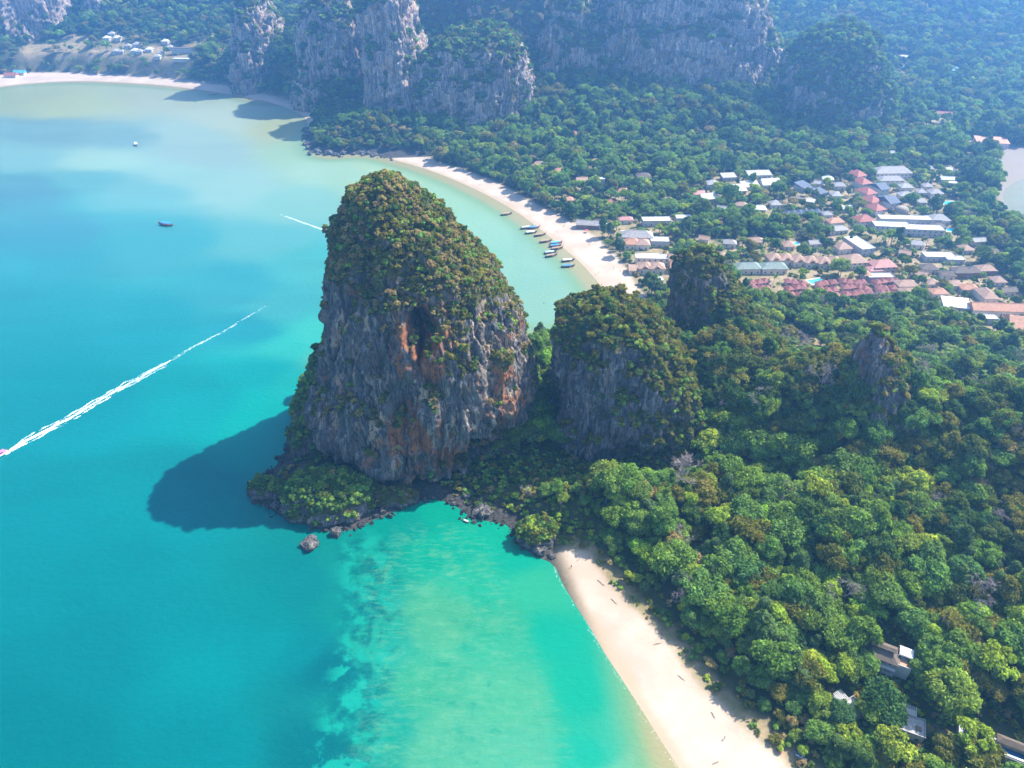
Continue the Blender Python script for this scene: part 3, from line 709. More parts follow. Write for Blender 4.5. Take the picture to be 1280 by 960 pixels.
def rock_plants(P, Nn, veg, n, seed, size=(0.8, 1.9), mix=(('shrub_olive', .5), ('shrub_dark', .25), ('shrub_dry', .2), ('shrub_lime', .05)), zmin=2.0, facing=None, sink=0.25, rnd_off=0.02):
    rng = np.random.default_rng(seed)
    a = P[1:-1]; e1 = np.roll(a, -1, 1) - a; e2 = P[2:] - a
    area = np.linalg.norm(np.cross(e1, e2), axis=-1)
    w = area * (veg[1:-1] + rnd_off) * (a[..., 2] > zmin) * (Nn[1:-1][..., 2] > -0.15)
    if facing is not None: w = w * facing(a, Nn[1:-1])
    w = w.ravel() / w.sum()
    k = rng.choice(len(w), n, p=w)
    u1, u2 = rng.random((2, n, 1))
    A, E1, E2, NN = a.reshape(-1, 3)[k], e1.reshape(-1, 3)[k], e2.reshape(-1, 3)[k], Nn[1:-1].reshape(-1, 3)[k]
    pos = A + E1 * u1 + E2 * u2
    s = rng.uniform(0, 1, n) ** 1.8 * (size[1] - size[0]) + size[0]
    pos = pos - NN * s[:, None] * sink
    S = np.stack([s * rng.uniform(.85, 1.2, n), s * rng.uniform(.85, 1.2, n), s * rng.uniform(.8, 1.25, n)], 1)
    tilt = 0.35
    ROT = np.stack([-NN[:, 1] * tilt * 1.0, NN[:, 0] * tilt, rng.uniform(0, 6.28, n)], 1)
    names = [m[0] for m in mix]; pr = np.array([m[1] for m in mix]); pr = pr / pr.sum()
    clump = vnoise(pos / 9.0, seed + 5)
    kk = (np.clip(rng.random(n) * 0.6 + clump * 0.4, 0, 0.999))
    cum = np.cumsum(pr); sel = np.searchsorted(cum, kk)
    keys = [(names[min(q, len(names) - 1)], int(rng.integers(len(SPECIES[names[min(q, len(names) - 1)]])))) for q in sel]
    return pos, S, ROT, keys
def rock(name, label, gridding, nshrub, seed, mat=None, cat='rock', plants={}, group=None, trees=0, treemix=None, treesize=(0.35, 0.7)):
    me, P, Nn, veg = gridding
    o = empty(name, (float(P[0, :, 0].mean()), float(P[0, :, 1].mean()), 0.0)); tag(o, label, cat, group)
    me.transform(__import__('mathutils').Matrix.Translation(-o.location))
    link('rock_face', me, mat or ROCK, o)
    pos, S, ROT, keys = rock_plants(P, Nn, veg, nshrub, seed, **plants)
    if trees:
        p2, S2, R2, k2 = rock_plants(P, Nn, veg ** 2, trees, seed + 1, size=treesize, mix=treemix or (('dark', .4), ('mid', .2), ('olive', .4)), sink=1.5, zmin=4, rnd_off=0.0)
        R2[:, :2] *= 0.3
        pos = np.concatenate([pos, p2]); S = np.concatenate([S, S2]); ROT = np.concatenate([ROT, R2]); keys = keys + k2
    pos = pos - np.array(o.location)
    scatter('shrub_cover', pos, S, ROT, keys, o)
    return o
def wpt(px, py, Y):
    x, z = onY(px, py, Y); return x, Y, z

# --- the great pillar on the point
c1 = wpt(618, 572, 286); c2 = wpt(528, 420, 296); c3 = wpt(530, 580, 280); c4 = wpt(505, 500, 284)
main = karst([(540, 405, 650, 300, 372), (533, 396, 655, 288, 376), (528, 390, 660, 274, 380), (515, 386, 663, 270, 382), (507, 384, 664, 270, 384), (490, 380, 668, 272, 386), (465, 394, 669, 275, 388),
              (430, 405, 662, 281, 388), (400, 408, 655, 285, 386), (370, 408, 641, 290, 384), (330, 408, 610, 297, 380), (290, 412, 576, 304, 374),
              (260, 420, 546, 311, 366), (240, 433, 522, 317, 358), (228, 453, 502, 323, 348), (221, 476, 484, 330, 340)],
             780, 390, 3, big=6.0, flute=3.0, fine=0.9, bigw=50, npow=2.05,
             dents=[(*c1, 27, 28, 0.62), (c2[0], c2[1] - 2, c2[2], 9.5, 24, 1.9), (*c3, 20, 7, 0.6), (c4[0], c4[1], c4[2], 7, 4, 2.5)],
             stains=[(c2[0], c2[1], c2[2] - 6, 11, 22, 0.35), (*wpt(515, 545, 280), 16, 14, 0.22), (*wpt(500, 450, 284), 7, 24, 0.16), (*wpt(640, 500, 290), 14, 26, 0.14), (*wpt(560, 575, 278), 14, 10, 0.22)],
             veg_bias=lambda P: 0.64 * sstep(86, 108, P[..., 2] + 10 * (fbm(P / 20, 3, 77) - 0.5)) + 0.22 * sstep(-45, -5, P[..., 0]) * sstep(30, 80, P[..., 2]) * sstep(300, 330, P[..., 1]) - 0.20, veg_amp=0.95)
rock('limestone_pillar', 'towering limestone pillar with an olive shrub cap and rust-stained face, rising from the sea', main, 4700, 101, ROCK,
     plants=dict(size=(0.45, 2.1), rnd_off=0.004, mix=(('shrub_olive', .46), ('shrub_dark', .16), ('shrub_dry', .28), ('shrub_lime', .10))), trees=26, treesize=(0.26, 0.36), treemix=(('dark', .7), ('olive', .3)))
# its wooded seaward shoulder
sh_ = karst([(560, 380, 452, 298, 350), (540, 366, 450, 296, 356), (515, 364, 452, 300, 360), (490, 372, 455, 306, 362), (465, 384, 458, 312, 362), (440, 396, 456, 318, 360), (415, 408, 450, 326, 354), (405, 425, 435, 334, 345)],
            260, 110, 9, big=3.0, flute=1.6, fine=0.8, bigw=26, veg_bias=lambda P: 0.12 * np.ones(P.shape[:-1]), veg_amp=1.0)
rock('limestone_shoulder', 'shrub-covered limestone shoulder leaning on the seaward side of the great pillar', sh_, 900, 111, ROCK, plants=dict(size=(0.9, 2.0), mix=(('shrub_dark', .7), ('shrub_olive', .3))), trees=60, treesize=(0.3, 0.55), treemix=(('dark', .6), ('mid', .4)))
# low rocky apron at its foot
def low_rock(px, py, rx, ry, h, seed, na=150, nz=50, **k):
    x, y = G(px, py)
    st = [(-3, x, y, rx * 0.95, ry * 0.95), (0.8, x, y, rx, ry), (h * 0.45, x, y, rx * 0.92, ry * 0.9), (h * 0.8, x, y, rx * 0.7, ry * 0.68), (h * 0.97, x, y, rx * 0.35, ry * 0.35), (h, x, y, 0.2, 0.2)]
    a = dict(big=2.2, flute=1.0, fine=0.7, bigw=13, npow=2.2); a.update(k)
    return karst_st(st, na, nz, seed, **a)
rock('rocky_apron', 'low rocky apron with green bushes at the seaward foot of the great pillar', low_rock(412, 628, 26, 17, 15, 12, 220, 70, veg_bias=lambda P: 0.10 * sstep(3, 7, P[..., 2])), 420, 121, BOULDER, plants=dict(size=(0.9, 2.2), mix=(('shrub_dark', .8), ('shrub_olive', .1), ('shrub_dry', .1))), trees=34, treesize=(0.3, 0.5), treemix=(('mid', .6), ('dark', .4)))
rock('rocky_apron', 'small rocky islet with bushes at the outermost tip of the point', low_rock(336, 615, 11, 8, 7, 14, 110, 40), 60, 131, BOULDER, plants=dict(size=(0.8, 1.8), mix=(('shrub_dark', 1),)), trees=8, treesize=(0.25, 0.4), treemix=(('mid', 1.),))
rock('rocky_apron', 'dark rubble ledge under the overhang at the foot of the great pillar', low_rock(490, 622, 14, 8, 7, 15, 130, 40), 30, 133, BOULDER, plants=dict(size=(0.6, 1.2)))
# brush-covered slope below the arch is terrain; the outcrop beside the near beach
rock('beach_outcrop', 'limestone outcrop topped with bright bushes at the head of the near beach', low_rock(668, 672, 11, 8.5, 8.5, 22, 140, 50, flute=1.6), 260, 141, BOULDER, plants=dict(size=(0.8, 1.8), sink=0.05, mix=(('shrub_olive', .45), ('shrub_dark', .35), ('shrub_lime', .2))), trees=10, treesize=(0.3, 0.42), treemix=(('olive', .4), ('mid', .6)))

# --- the second tower
sec = karst([(585, 705, 872, 296, 350), (560, 697, 882, 288, 354), (535, 694, 880, 285, 356), (510, 694, 876, 285, 356), (480, 695, 868, 286, 355), (450, 697, 858, 289, 354),
             (425, 698, 848, 293, 352), (405, 702, 838, 298, 349), (392, 715, 822, 304, 344), (384, 735, 795, 312, 336), (381, 755, 772, 320, 328)],
            460, 210, 40, big=8.0, flute=2.8, fine=0.9, bigw=25, npow=2.5,
            veg_bias=lambda P: 0.22 * sstep(48, 70, P[..., 2]) + 0.30 * sstep(62, 84, P[..., 0]) + 0.25 * sstep(22, 10, P[..., 2]) * sstep(40, 60, P[..., 0]) - 0.05, veg_amp=1.0)
rock('limestone_tower', 'shorter blue-grey limestone tower with a ragged green top beside the great pillar', sec, 1500, 151, ROCK_BLUE, plants=dict(size=(0.9, 2.2), mix=(('shrub_olive', .5), ('shrub_dark', .35), ('shrub_dry', .1), ('shrub_lime', .05))), trees=230, treesize=(0.3, 0.62), treemix=(('dark', .35), ('olive', .45), ('mid', .1), ('dry', .05), ('bare', .05)))
# --- the third, wooded spire behind it
thi = karst([(520, 842, 1010, 335, 415), (480, 838, 1000, 338, 412), (450, 832, 990, 342, 410), (420, 830, 970, 346, 406), (390, 830, 948, 350, 402), (360, 831, 924, 355, 397), (336, 839, 910, 361, 392), (320, 853, 899, 368, 386), (312, 870, 885, 375, 380)],
            320, 150, 50, big=4.5, flute=2.6, fine=0.9, bigw=30, veg_bias=lambda P: 0.2 * np.ones(P.shape[:-1]), veg_amp=1.0)
rock('limestone_spire', 'steep wooded limestone spire with a bare grey rib behind the shorter tower', thi, 900, 161, ROCK, plants=dict(size=(0.9, 2.1)), trees=380, treesize=(0.28, 0.5), treemix=(('dark', .5), ('olive', .38), ('dry', .08), ('bare', .04)))
# --- crag on the near wooded ridge
crag = karst([(640, 1030, 1160, 256, 312), (600, 1040, 1150, 258, 314), (560, 1048, 1144, 262, 314), (520, 1056, 1138, 267, 314), (485, 1064, 1130, 274, 312), (450, 1072, 1122, 282, 307), (428, 1082, 1112, 288, 302), (412, 1094, 1104, 293, 299)],
             240, 130, 60, big=3.5, flute=2.2, fine=0.9, bigw=24, veg_bias=lambda P: -0.05 * np.ones(P.shape[:-1]), veg_amp=1.0)
rock('ridge_crag', 'blue-grey limestone crag poking out of the forest on the near ridge', crag, 500, 171, ROCK, plants=dict(size=(0.9, 2.0)), trees=80, treesize=(0.3, 0.55), treemix=(('dark', .4), ('olive', .4), ('dry', .12), ('bare', .08)))

# --- far walls across the bay
FARP = dict(size=(1.8, 4.2), mix=(('shrub_dark', .65), ('shrub_olive', .3), ('shrub_dry', .05)), sink=0.2, rnd_off=0.01)
FT = (('dark', .55), ('mid', .25), ('olive', .2))
def far_rock(label, rows, seed, na, nz, nshrub, trees, name='limestone_cliff', **k):
    a = dict(big=13, flute=5.0, fine=2.0, bigw=62, npow=2.7, veg_amp=1.25); a.update(k)
    return rock(name, label, karst(rows, na, nz, seed, **a), nshrub, seed * 3, ROCK_FAR, plants=FARP, trees=trees, treesize=(0.6, 1.1), treemix=FT)
far_rock('tall narrow limestone wall at the end of the far beach', [(125, 292, 358, 1105, 1250), (112, 294, 357, 1105, 1250), (85, 290, 357, 1110, 1250), (50, 290, 352, 1120, 1250), (10, 296, 340, 1132, 1240), (-20, 305, 330, 1150, 1230), (-38, 312, 322, 1170, 1210)], 71, 200, 130, 500, 120)
far_rock('streaked limestone wall between the far beach and the tall pale buttress', [(150, 374, 475, 1012, 1170), (132, 372, 480, 1012, 1170), (100, 368, 485, 1016, 1170), (60, 370, 485, 1026, 1170), (20, 378, 480, 1040, 1160), (-12, 392, 470, 1065, 1150), (-26, 420, 440, 1090, 1120)], 73, 240, 130, 600, 160)
far_rock('tall buttress with a pale streaked face above the rocky point', [(185, 462, 560, 925, 1060), (160, 460, 552, 925, 1060), (120, 456, 545, 928, 1060), (80, 454, 538, 935, 1060), (40, 456, 528, 945, 1060), (0, 464, 520, 960, 1050), (-40, 475, 505, 985, 1035), (-55, 486, 494, 1005, 1015)], 75, 240, 150, 420, 110, veg_bias=lambda P: -0.15 * np.ones(P.shape[:-1]))
far_rock('broad stalactite-hung limestone block with a brown shrub top behind the white beach', [(190, 528, 660, 905, 1050), (165, 520, 664, 905, 1050), (130, 518, 668, 905, 1050), (100, 520, 668, 910, 1050), (75, 528, 664, 918, 1045), (55, 545, 655, 930, 1035), (40, 575, 640, 950, 1015), (33, 600, 620, 970, 995)], 77, 320, 150, 900, 120, veg_bias=lambda P: 0.05 * np.ones(P.shape[:-1]), big=9)
far_rock('wooded limestone crest above the pale buttress', [(110, 500, 740, 1090, 1300), (60, 500, 740, 1090, 1300), (20, 520, 725, 1110, 1300), (-20, 540, 710, 1130, 1280), (-60, 570, 680, 1160, 1250), (-80, 610, 640, 1190, 1220)], 79, 260, 90, 700, 420, veg_bias=lambda P: 0.35 * np.ones(P.shape[:-1]))
far_rock('huge shaded limestone wall filling the skyline above the village', [(180, 735, 965, 985, 1190), (150, 722, 964, 985, 1190), (110, 728, 962, 988, 1190), (70, 734, 962, 994, 1190), (30, 742, 960, 1002, 1190), (0, 752, 952, 1012, 1185), (-40, 775, 930, 1030, 1170), (-75, 810, 895, 1060, 1140), (-88, 845, 865, 1090, 1110)], 81, 460, 210, 1100, 240, veg_bias=lambda P: 0.0 + 0.3 * sstep(45, 25, P[..., 2]), big=19)
far_rock('wooded limestone shoulder between the stalactite block and the huge wall', [(170, 668, 770, 1010, 1180), (130, 664, 770, 1010, 1180), (90, 668, 765, 1018, 1180), (50, 676, 760, 1030, 1170), (10, 688, 745, 1045, 1150), (-20, 700, 730, 1070, 1120), (-30, 712, 718, 1090, 1100)], 83, 200, 110, 500, 160, veg_bias=lambda P: 0.15 * np.ones(P.shape[:-1]))
far_rock('domed limestone hill beside the huge wall', [(215, 972, 1112, 885, 1020), (190, 972, 1112, 885, 1020), (150, 974, 1110, 888, 1020), (110, 978, 1108, 894, 1020), (75, 986, 1102, 904, 1015), (50, 1004, 1090, 920, 1000), (37, 1032, 1075, 938, 985), (31, 1048, 1060, 955, 968)], 85, 300, 140, 1500, 520, veg_bias=lambda P: 0.42 * np.ones(P.shape[:-1]), name='limestone_dome', big=8)
far_rock('small limestone knob in the trees at the foot of the huge wall', [(205, 915, 962, 880, 920), (185, 918, 960, 882, 920), (170, 926, 955, 886, 916), (160, 934, 948, 892, 910), (158, 939, 943, 898, 904)], 87, 120, 50, 140, 60, big=4, bigw=22, flute=2, name='limestone_outcrop')
far_rock('sunlit pink limestone cliff above the far beach', [(90, -140, 98, 1290, 1500), (70, -140, 96, 1290, 1500), (45, -140, 94, 1300, 1500), (20, -130, 88, 1312, 1490), (-10, -110, 78, 1330, 1480), (-40, -70, 50, 1360, 1450), (-52, -20, 0, 1390, 1420)], 89, 320, 130, 500, 120, veg_bias=lambda P: -0.12 * np.ones(P.shape[:-1]))
far_rock('slender pink limestone tooth beside the sunlit far cliff', [(45, 106, 136, 1400, 1480), (25, 108, 134, 1402, 1480), (0, 111, 132, 1408, 1475), (-20, 115, 128, 1418, 1465), (-28, 120, 123, 1435, 1450)], 91, 120, 60, 90, 20, big=5, bigw=30, veg_bias=lambda P: -0.1 * np.ones(P.shape[:-1]))

# --- loose boulders round the point
def boulder_mesh(seed, r=1.0):
    v, f = ico(4); rng = np.random.default_rng(seed)
    ax = np.array([1.0, rng.uniform(.7, .95), rng.uniform(.6, .85)])
    n = (fbm(v * 1.3 + seed, 3, seed) - 0.5) * 0.9 + (fbm(v * 5 + seed, 3, seed + 2) - 0.5) * 0.35
    for _ in range(7):
        d = unit(1, rng)[0]; k = rng.uniform(.62, .85); q = v @ d; v = v - np.maximum(q - k, 0)[:, None] * d * 0.85
    me = mesh_np('boulder', v * (1 + n)[:, None] * ax * r, f, False)
    fattr(me, 'veg', np.zeros(len(v))); me.materials.append(BOULDER)
    return me
BM = [boulder_mesh(s) for s in (201, 202, 203)]
BOULD = [(388, 681, 4.6, 'pale boulder standing alone in the water off the rocky apron', None), (420, 667, 3.4, 'dark jagged boulder at the corner of the rocky apron', None),
         (606, 642, 4.6, 'tall grey boulder on the shore below the arch', None), (596, 640, 3.6, 'pale flat boulder beside the tall one below the arch', None),
         (584, 622, 2.8, 'round dark boulder at the cove edge, below the arch', None), (577, 612, 2.4, 'small dark boulder deepest in the cove', None), (592, 618, 2.0, 'small grey boulder, topmost of the pile below the arch', 'boulder pile below the arch'), (587, 630, 2.0, 'small grey boulder, lowest of the pile below the arch', 'boulder pile below the arch'),
         (600, 626, 2.2, 'small grey boulder, landward side of the pile below the arch', 'boulder pile below the arch'), (676, 690, 3.8, 'blue-grey jagged boulder at the water edge of the beach outcrop', None), (656, 682, 3.0, 'dark boulder under the bushes of the beach outcrop', None), (690, 696, 2.0, 'small boulder where the near beach begins', None),
         (322, 624, 3.4, 'dark wet boulder at the outermost tip of the point', None), (345, 634, 3.0, 'dark boulder in the surf below the islet', None), (352, 640, 2.2, 'small dark boulder between islet and apron', None), (366, 642, 2.8, 'dark boulder at the seaward edge of the apron', None),
         (500, 634, 2.4, 'pale boulder in the shaded water by the rubble ledge', None), (478, 640, 2.2, 'rounded boulder at the landward end of the apron', None), (505, 625, 2.0, 'small boulder on the rubble ledge', None), (398, 190, 5.0, 'tawny boulder on the far rocky point, fourth from the white beach', 'boulders of the far rocky point'), (412, 192, 5.5, 'tawny boulder on the far rocky point, third from the white beach', 'boulders of the far rocky point'),
         (386, 186, 4.4, 'tawny boulder on the far rocky point, fifth from the white beach', 'boulders of the far rocky point'), (430, 192, 3.6, 'tawny boulder on the far rocky point, second from the white beach', 'boulders of the far rocky point'), (452, 192, 3.0, 'tawny boulder on the far rocky point, first from the white beach', 'boulders of the far rocky point')]
for i, (px, py, r, lab, gr) in enumerate(BOULD):
    x, y = G(px, py); o = link('boulder', BM[i % 3], None, None, (x, y, r * 0.22), (0.3 * math.sin(i * 7), 0.3 * math.cos(i * 5), i * 1.9), (r, r, r * (1.25 if i in (2, 9) else 1)))
    tag(o, lab, 'boulder', gr)
# rubble along the tide line of the point
for j_, m_ in enumerate(BM): PROTO[('stone', j_)] = bpy.data.objects.new('stone_model_%d' % j_, m_)
SH2 = []
for a_, b_ in zip(SHORE[:-1], SHORE[1:]):
    L_seg = np.hypot(*(b_ - a_)); ax_ = 0.5 * (a_ + b_)
    if (ax_[0] < 6 and 225 < ax_[1] < 330) or (-330 < ax_[0] < -140 and 820 < ax_[1] < 940):
        m_ = max(1, int(L_seg / (1.1 if ax_[1] < 400 else 3.0)))
        for t_ in np.linspace(0, 1, m_, endpoint=False): SH2.append((*(a_ + (b_ - a_) * t_), 1.0 if ax_[1] < 400 else 2.2))
SH2 = np.array(SH2); rs_ = np.random.default_rng(77); SH2 = np.repeat(SH2, 2, 0); n_ = len(SH2)
sz_ = SH2[:, 2] * (0.35 + 1.5 * rs_.random(n_) ** 3)
P_ = np.stack([SH2[:, 0] + rs_.normal(0, 1.5, n_) * SH2[:, 2], SH2[:, 1] + rs_.normal(0, 1.5, n_) * SH2[:, 2], sz_ * 0.15], 1)
scatter('shore_rubble', P_, np.stack([sz_, sz_, sz_ * 0.85], 1), rs_.uniform(0, 6.28, (n_, 3)), [('stone', int(q)) for q in rs_.integers(3, size=n_)], None, 'dark rubble strewn along the tide line of the rocky points')

# ================================================================== BUILDINGS
ROOFC = {'red': (0.34, 0.115, 0.085), 'maroon': (0.24, 0.085, 0.075), 'tan': (0.36, 0.225, 0.155), 'orange': (0.45, 0.225, 0.135), 'grey': (0.30, 0.275, 0.255), 'darkblue': (0.075, 0.095, 0.135), 'white': (0.58, 0.565, 0.54),
         'brown': (0.125, 0.095, 0.072), 'thatch': (0.26, 0.205, 0.15), 'pink': (0.46, 0.22, 0.185), 'green': (0.20, 0.25, 0.215), 'teal': (0.10, 0.36, 0.38), 'blue': (0.10, 0.24, 0.42), 'palegrey': (0.33, 0.31, 0.29)}
WALLC = {'cream': (0.66, 0.58, 0.47), 'white': (0.44, 0.43, 0.41), 'grey': (0.40, 0.39, 0.38), 'wood': (0.22, 0.14, 0.09), 'pink': (0.60, 0.42, 0.36)}
def RM(k): return paint('roof_' + k, ROOFC[k], 0.75, 0.22, 0.6)
def WM(k): return paint('wall_' + k, WALLC[k], 0.85, 0.12, 0.5)
GLASS = paint('window_glass', (0.035, 0.05, 0.065), 0.12, 0.1, 1.0, 0.6); FRAME = paint('window_frame', (0.66, 0.64, 0.60), 0.6, 0.1); WOOD = paint('timber', (0.20, 0.12, 0.07), 0.8, 0.3, 2.0)
WINM = MB().box(-0.75, 0.75, -0.06, 0.0, 0, 1.5).mesh('window'); WINM.materials.append(FRAME)
PANM = MB().box(-0.63, 0.63, -0.085, -0.05, 0.12, 1.38).mesh('pane'); PANM.materials.append(GLASS)
DOORM = MB().box(-0.55, 0.55, -0.07, 0.0, 0, 2.15).mesh('door'); DOORM.materials.append(WOOD)
def roof_mesh(kind, w, d, h, ov=0.8, pitch=0.62):
    """roof over a w x d plan whose walls end at height h"""
    mb = MB(); a, b = w / 2 + ov, d / 2 + ov; e = h - ov * 0.35; t = 0.22
    if kind == 'flat':
        mb.box(-w / 2 - .25, w / 2 + .25, -d / 2 - .25, d / 2 + .25, h, h + 0.3)
        mb.box(-w / 2 - .25, w / 2 + .25, -d / 2 - .25, -d / 2, h + 0.3, h + 0.75); mb.box(-w / 2 - .25, w / 2 + .25, d / 2, d / 2 + .25, h + 0.3, h + 0.75)
        mb.box(-w / 2 - .25, -w / 2, -d / 2, d / 2, h + 0.3, h + 0.75); mb.box(w / 2, w / 2 + .25, -d / 2, d / 2, h + 0.3, h + 0.75)
        return mb
    if kind == 'shed':
        mb.poly([(-a, -b, e), (a, -b, e), (a, b, e + d * 0.18), (-a, b, e + d * 0.18), (-a, -b, e + t), (a, -b, e + t), (a, b, e + d * 0.18 + t), (-a, b, e + d * 0.18 + t)],
                [(3, 2, 1, 0), (4, 5, 6, 7), (0, 1, 5, 4), (1, 2, 6, 5), (2, 3, 7, 6), (3, 0, 4, 7)]); return mb
    if kind == 'dome':
        n = 14; rings = []
        for k in range(7):
            q = k / 6; r = math.cos(q * 1.45) ** 0.8
            rings.append([(a * r * math.cos(2 * math.pi * i / n), b * r * math.sin(2 * math.pi * i / n), e + min(a, b) * 0.8 * math.sin(q * 1.57)) for i in range(n)])
        return mb.loft(rings)
    R = min(a, b) * pitch
    if kind == 'hip':
        rl = max(a - b, 0.15) if a >= b else 0.15; rm = max(b - a, 0.15) if b > a else 0.0
        top = [(-rl, -rm, e + R), (rl, -rm, e + R), (rl, rm, e + R), (-rl, rm, e + R)] if rm else [(-rl, 0, e + R), (rl, 0, e + R)]
        base = [(-a, -b, e), (a, -b, e), (a, b, e), (-a, b, e)]; lo = [(x, y, e - t) for x, y, _ in base]
        if rm:
            mb.poly(base + top, [(0, 1, 5, 4), (1, 2, 6, 5), (2, 3, 7, 6), (3, 0, 4, 7), (4, 5, 6, 7)])
        else:
            mb.poly(base + top, [(0, 1, 5, 4), (1, 2, 5), (2, 3, 4, 5), (3, 0, 4)])
        mb.poly(base + lo, [(1, 0, 4, 5), (2, 1, 5, 6), (3, 2, 6, 7), (0, 3, 7, 4), (4, 7, 6, 5)])
        return mb
    if kind == 'gable':
        mb.poly([(-a, -b, e), (a, -b, e), (a, b, e), (-a, b, e), (-a, 0, e + R), (a, 0, e + R), (-a, -b, e - t), (a, -b, e - t), (a, b, e - t), (-a, b, e - t)],
                [(0, 1, 5, 4), (2, 3, 4, 5), (3, 0, 4), (1, 2, 5), (1, 0, 6, 7), (3, 2, 8, 9), (2, 1, 7, 8), (0, 3, 9, 6), (6, 9, 8, 7)])
        return mb
    raise ValueError(kind)
BUILD_XY = []    # (x, y, radius) footprints, kept clear of trees
def house(px, py, w, d, h, rot, kind, rc, wc, label, name='house', cat='house', group=None, dormer=False, clear=1.0):
    x, y = G(px, py, h * 0.6 + 3.0); z = float(ground_z(np.array([x]), np.array([y]))[0])
    o = empty(name, (x, y, z), R_(rot)); tag(o, label, cat, group)
    MB().box(-w / 2, w / 2, -d / 2, d / 2, -1.5, h - (0.02 if kind == 'flat' else 0.0)).build('wall', WM(wc), o)
    r = roof_mesh(kind, w, d, h).build('roof', RM(rc), o)
    if kind in ('hip', 'gable') and w > 7:
        b = d / 2 + 0.8; a = w / 2 + 0.8; Rr = min(a, b) * 0.62; e = h - 0.28
        rl = max(a - b, 0.15) if kind == 'hip' else a
        if a >= b: MB().box(-rl - .1, rl + .1, -0.16, 0.16, e + Rr - 0.06, e + Rr + 0.14).build('ridge_cap', RM(rc), r)
    if dormer:
        g_ = roof_mesh('gable', d * 0.5, w * 0.30, h + 0.7, 0.4, 0.7); q = g_.build('dormer', RM(rc), r); q.rotation_euler = (0, 0, R_(90)); q.location = (0, -d * 0.28, 0)
    n = max(1, int(w // 4.2))
    floors = max(1, int(h // 3.0))
    for k in range(n):
        for fl in range(floors):
            cx = -w / 2 + (k + 0.5) * w / n
            if k == n // 2 and fl == 0: link('door', DOORM, None, o, (cx, -d / 2, 0))
            else:
                wo = link('window', WINM, None, o, (cx, -d / 2, 0.9 + 3 * fl)); link('pane', PANM, None, wo)
    BUILD_XY.append((x, y, 0.5 * max(w, d) * clear, 0.5 * min(w, d)))
    return o
ORD = ['first', 'second', 'third', 'fourth', 'fifth', 'sixth', 'seventh', 'eighth', 'ninth', 'tenth', 'eleventh', 'twelfth']
# red terrace climbing away from the hotel
for i, (px, py) in enumerate([(1093, 262), (1088, 252), (1082, 242), (1076, 231), (1070, 221)]):
    house(px, py, 12, 15, 6, 22, 'hip', 'red', 'cream', 'red hip-roofed house, %s from the white hotel in the diagonal terrace' % ORD[i], group='diagonal terrace of red roofs')
# row of tan hips
for i, (px, py) in enumerate([(967, 324), (981, 324), (997, 326), (1012, 327), (1028, 328), (1043, 328)]):
    house(px, py, 10.2, 11, 5, 4, 'hip', 'tan', 'cream', 'tan hip-roofed house, %s from the wooded spire in the row of six' % ORD[i], group='row of six tan hip roofs', dormer=True)
for i, (px, py) in enumerate([(875, 320), (890, 321), (902, 323)]):
    house(px, py, 9.5, 10, 5, 2, 'hip', 'tan', 'cream', 'tan hip-roofed house, %s from the beach of three peeking over the spire' % ORD[i], group='three tan roofs behind the spire', dormer=True)
# dark row
for i in range(6):
    house(984 + i * 7.4, 269 - i * 0.5, 5.5, 8, 4, 0, 'hip', 'darkblue', 'grey', 'slate-blue roofed cabin, %s from the beach in the dark row' % ORD[i], 'cabin', 'cabin', 'row of slate-blue cabins')
# maroon bungalow blocks
k = 0
for bi, (cx, cy_, cols_, what) in enumerate([(948, 360, 3, 'block nearest the spire'), (993, 361, 3, 'block beside the blue pool'), (1031, 362, 3, 'block behind the blue pool'), (1066, 360, 4, 'middle block of the estate'), (1108, 360, 4, 'block beside the tan houses')]):
    for r in range(3):
        for c_ in range(cols_):
            house(cx - (cols_ - 1) * 4.3 + c_ * 8.6 + r * 2.5 + 1.6 * math.sin(bi * 7 + r * 5 + c_ * 3), cy_ - 7 + r * 7.2 + 1.3 * math.cos(bi * 3 + r * 2 + c_ * 5), 4.9, 5.6, 3.4, 8 + 14 * math.sin(bi * 5 + r * 3 + c_), 'hip', 'maroon', 'pink', 'small maroon-roofed bungalow, %s along row %s of the %s' % (ORD[c_], ['one', 'two', 'three'][r], what), 'bungalow', 'bungalow', 'maroon bungalow estate')
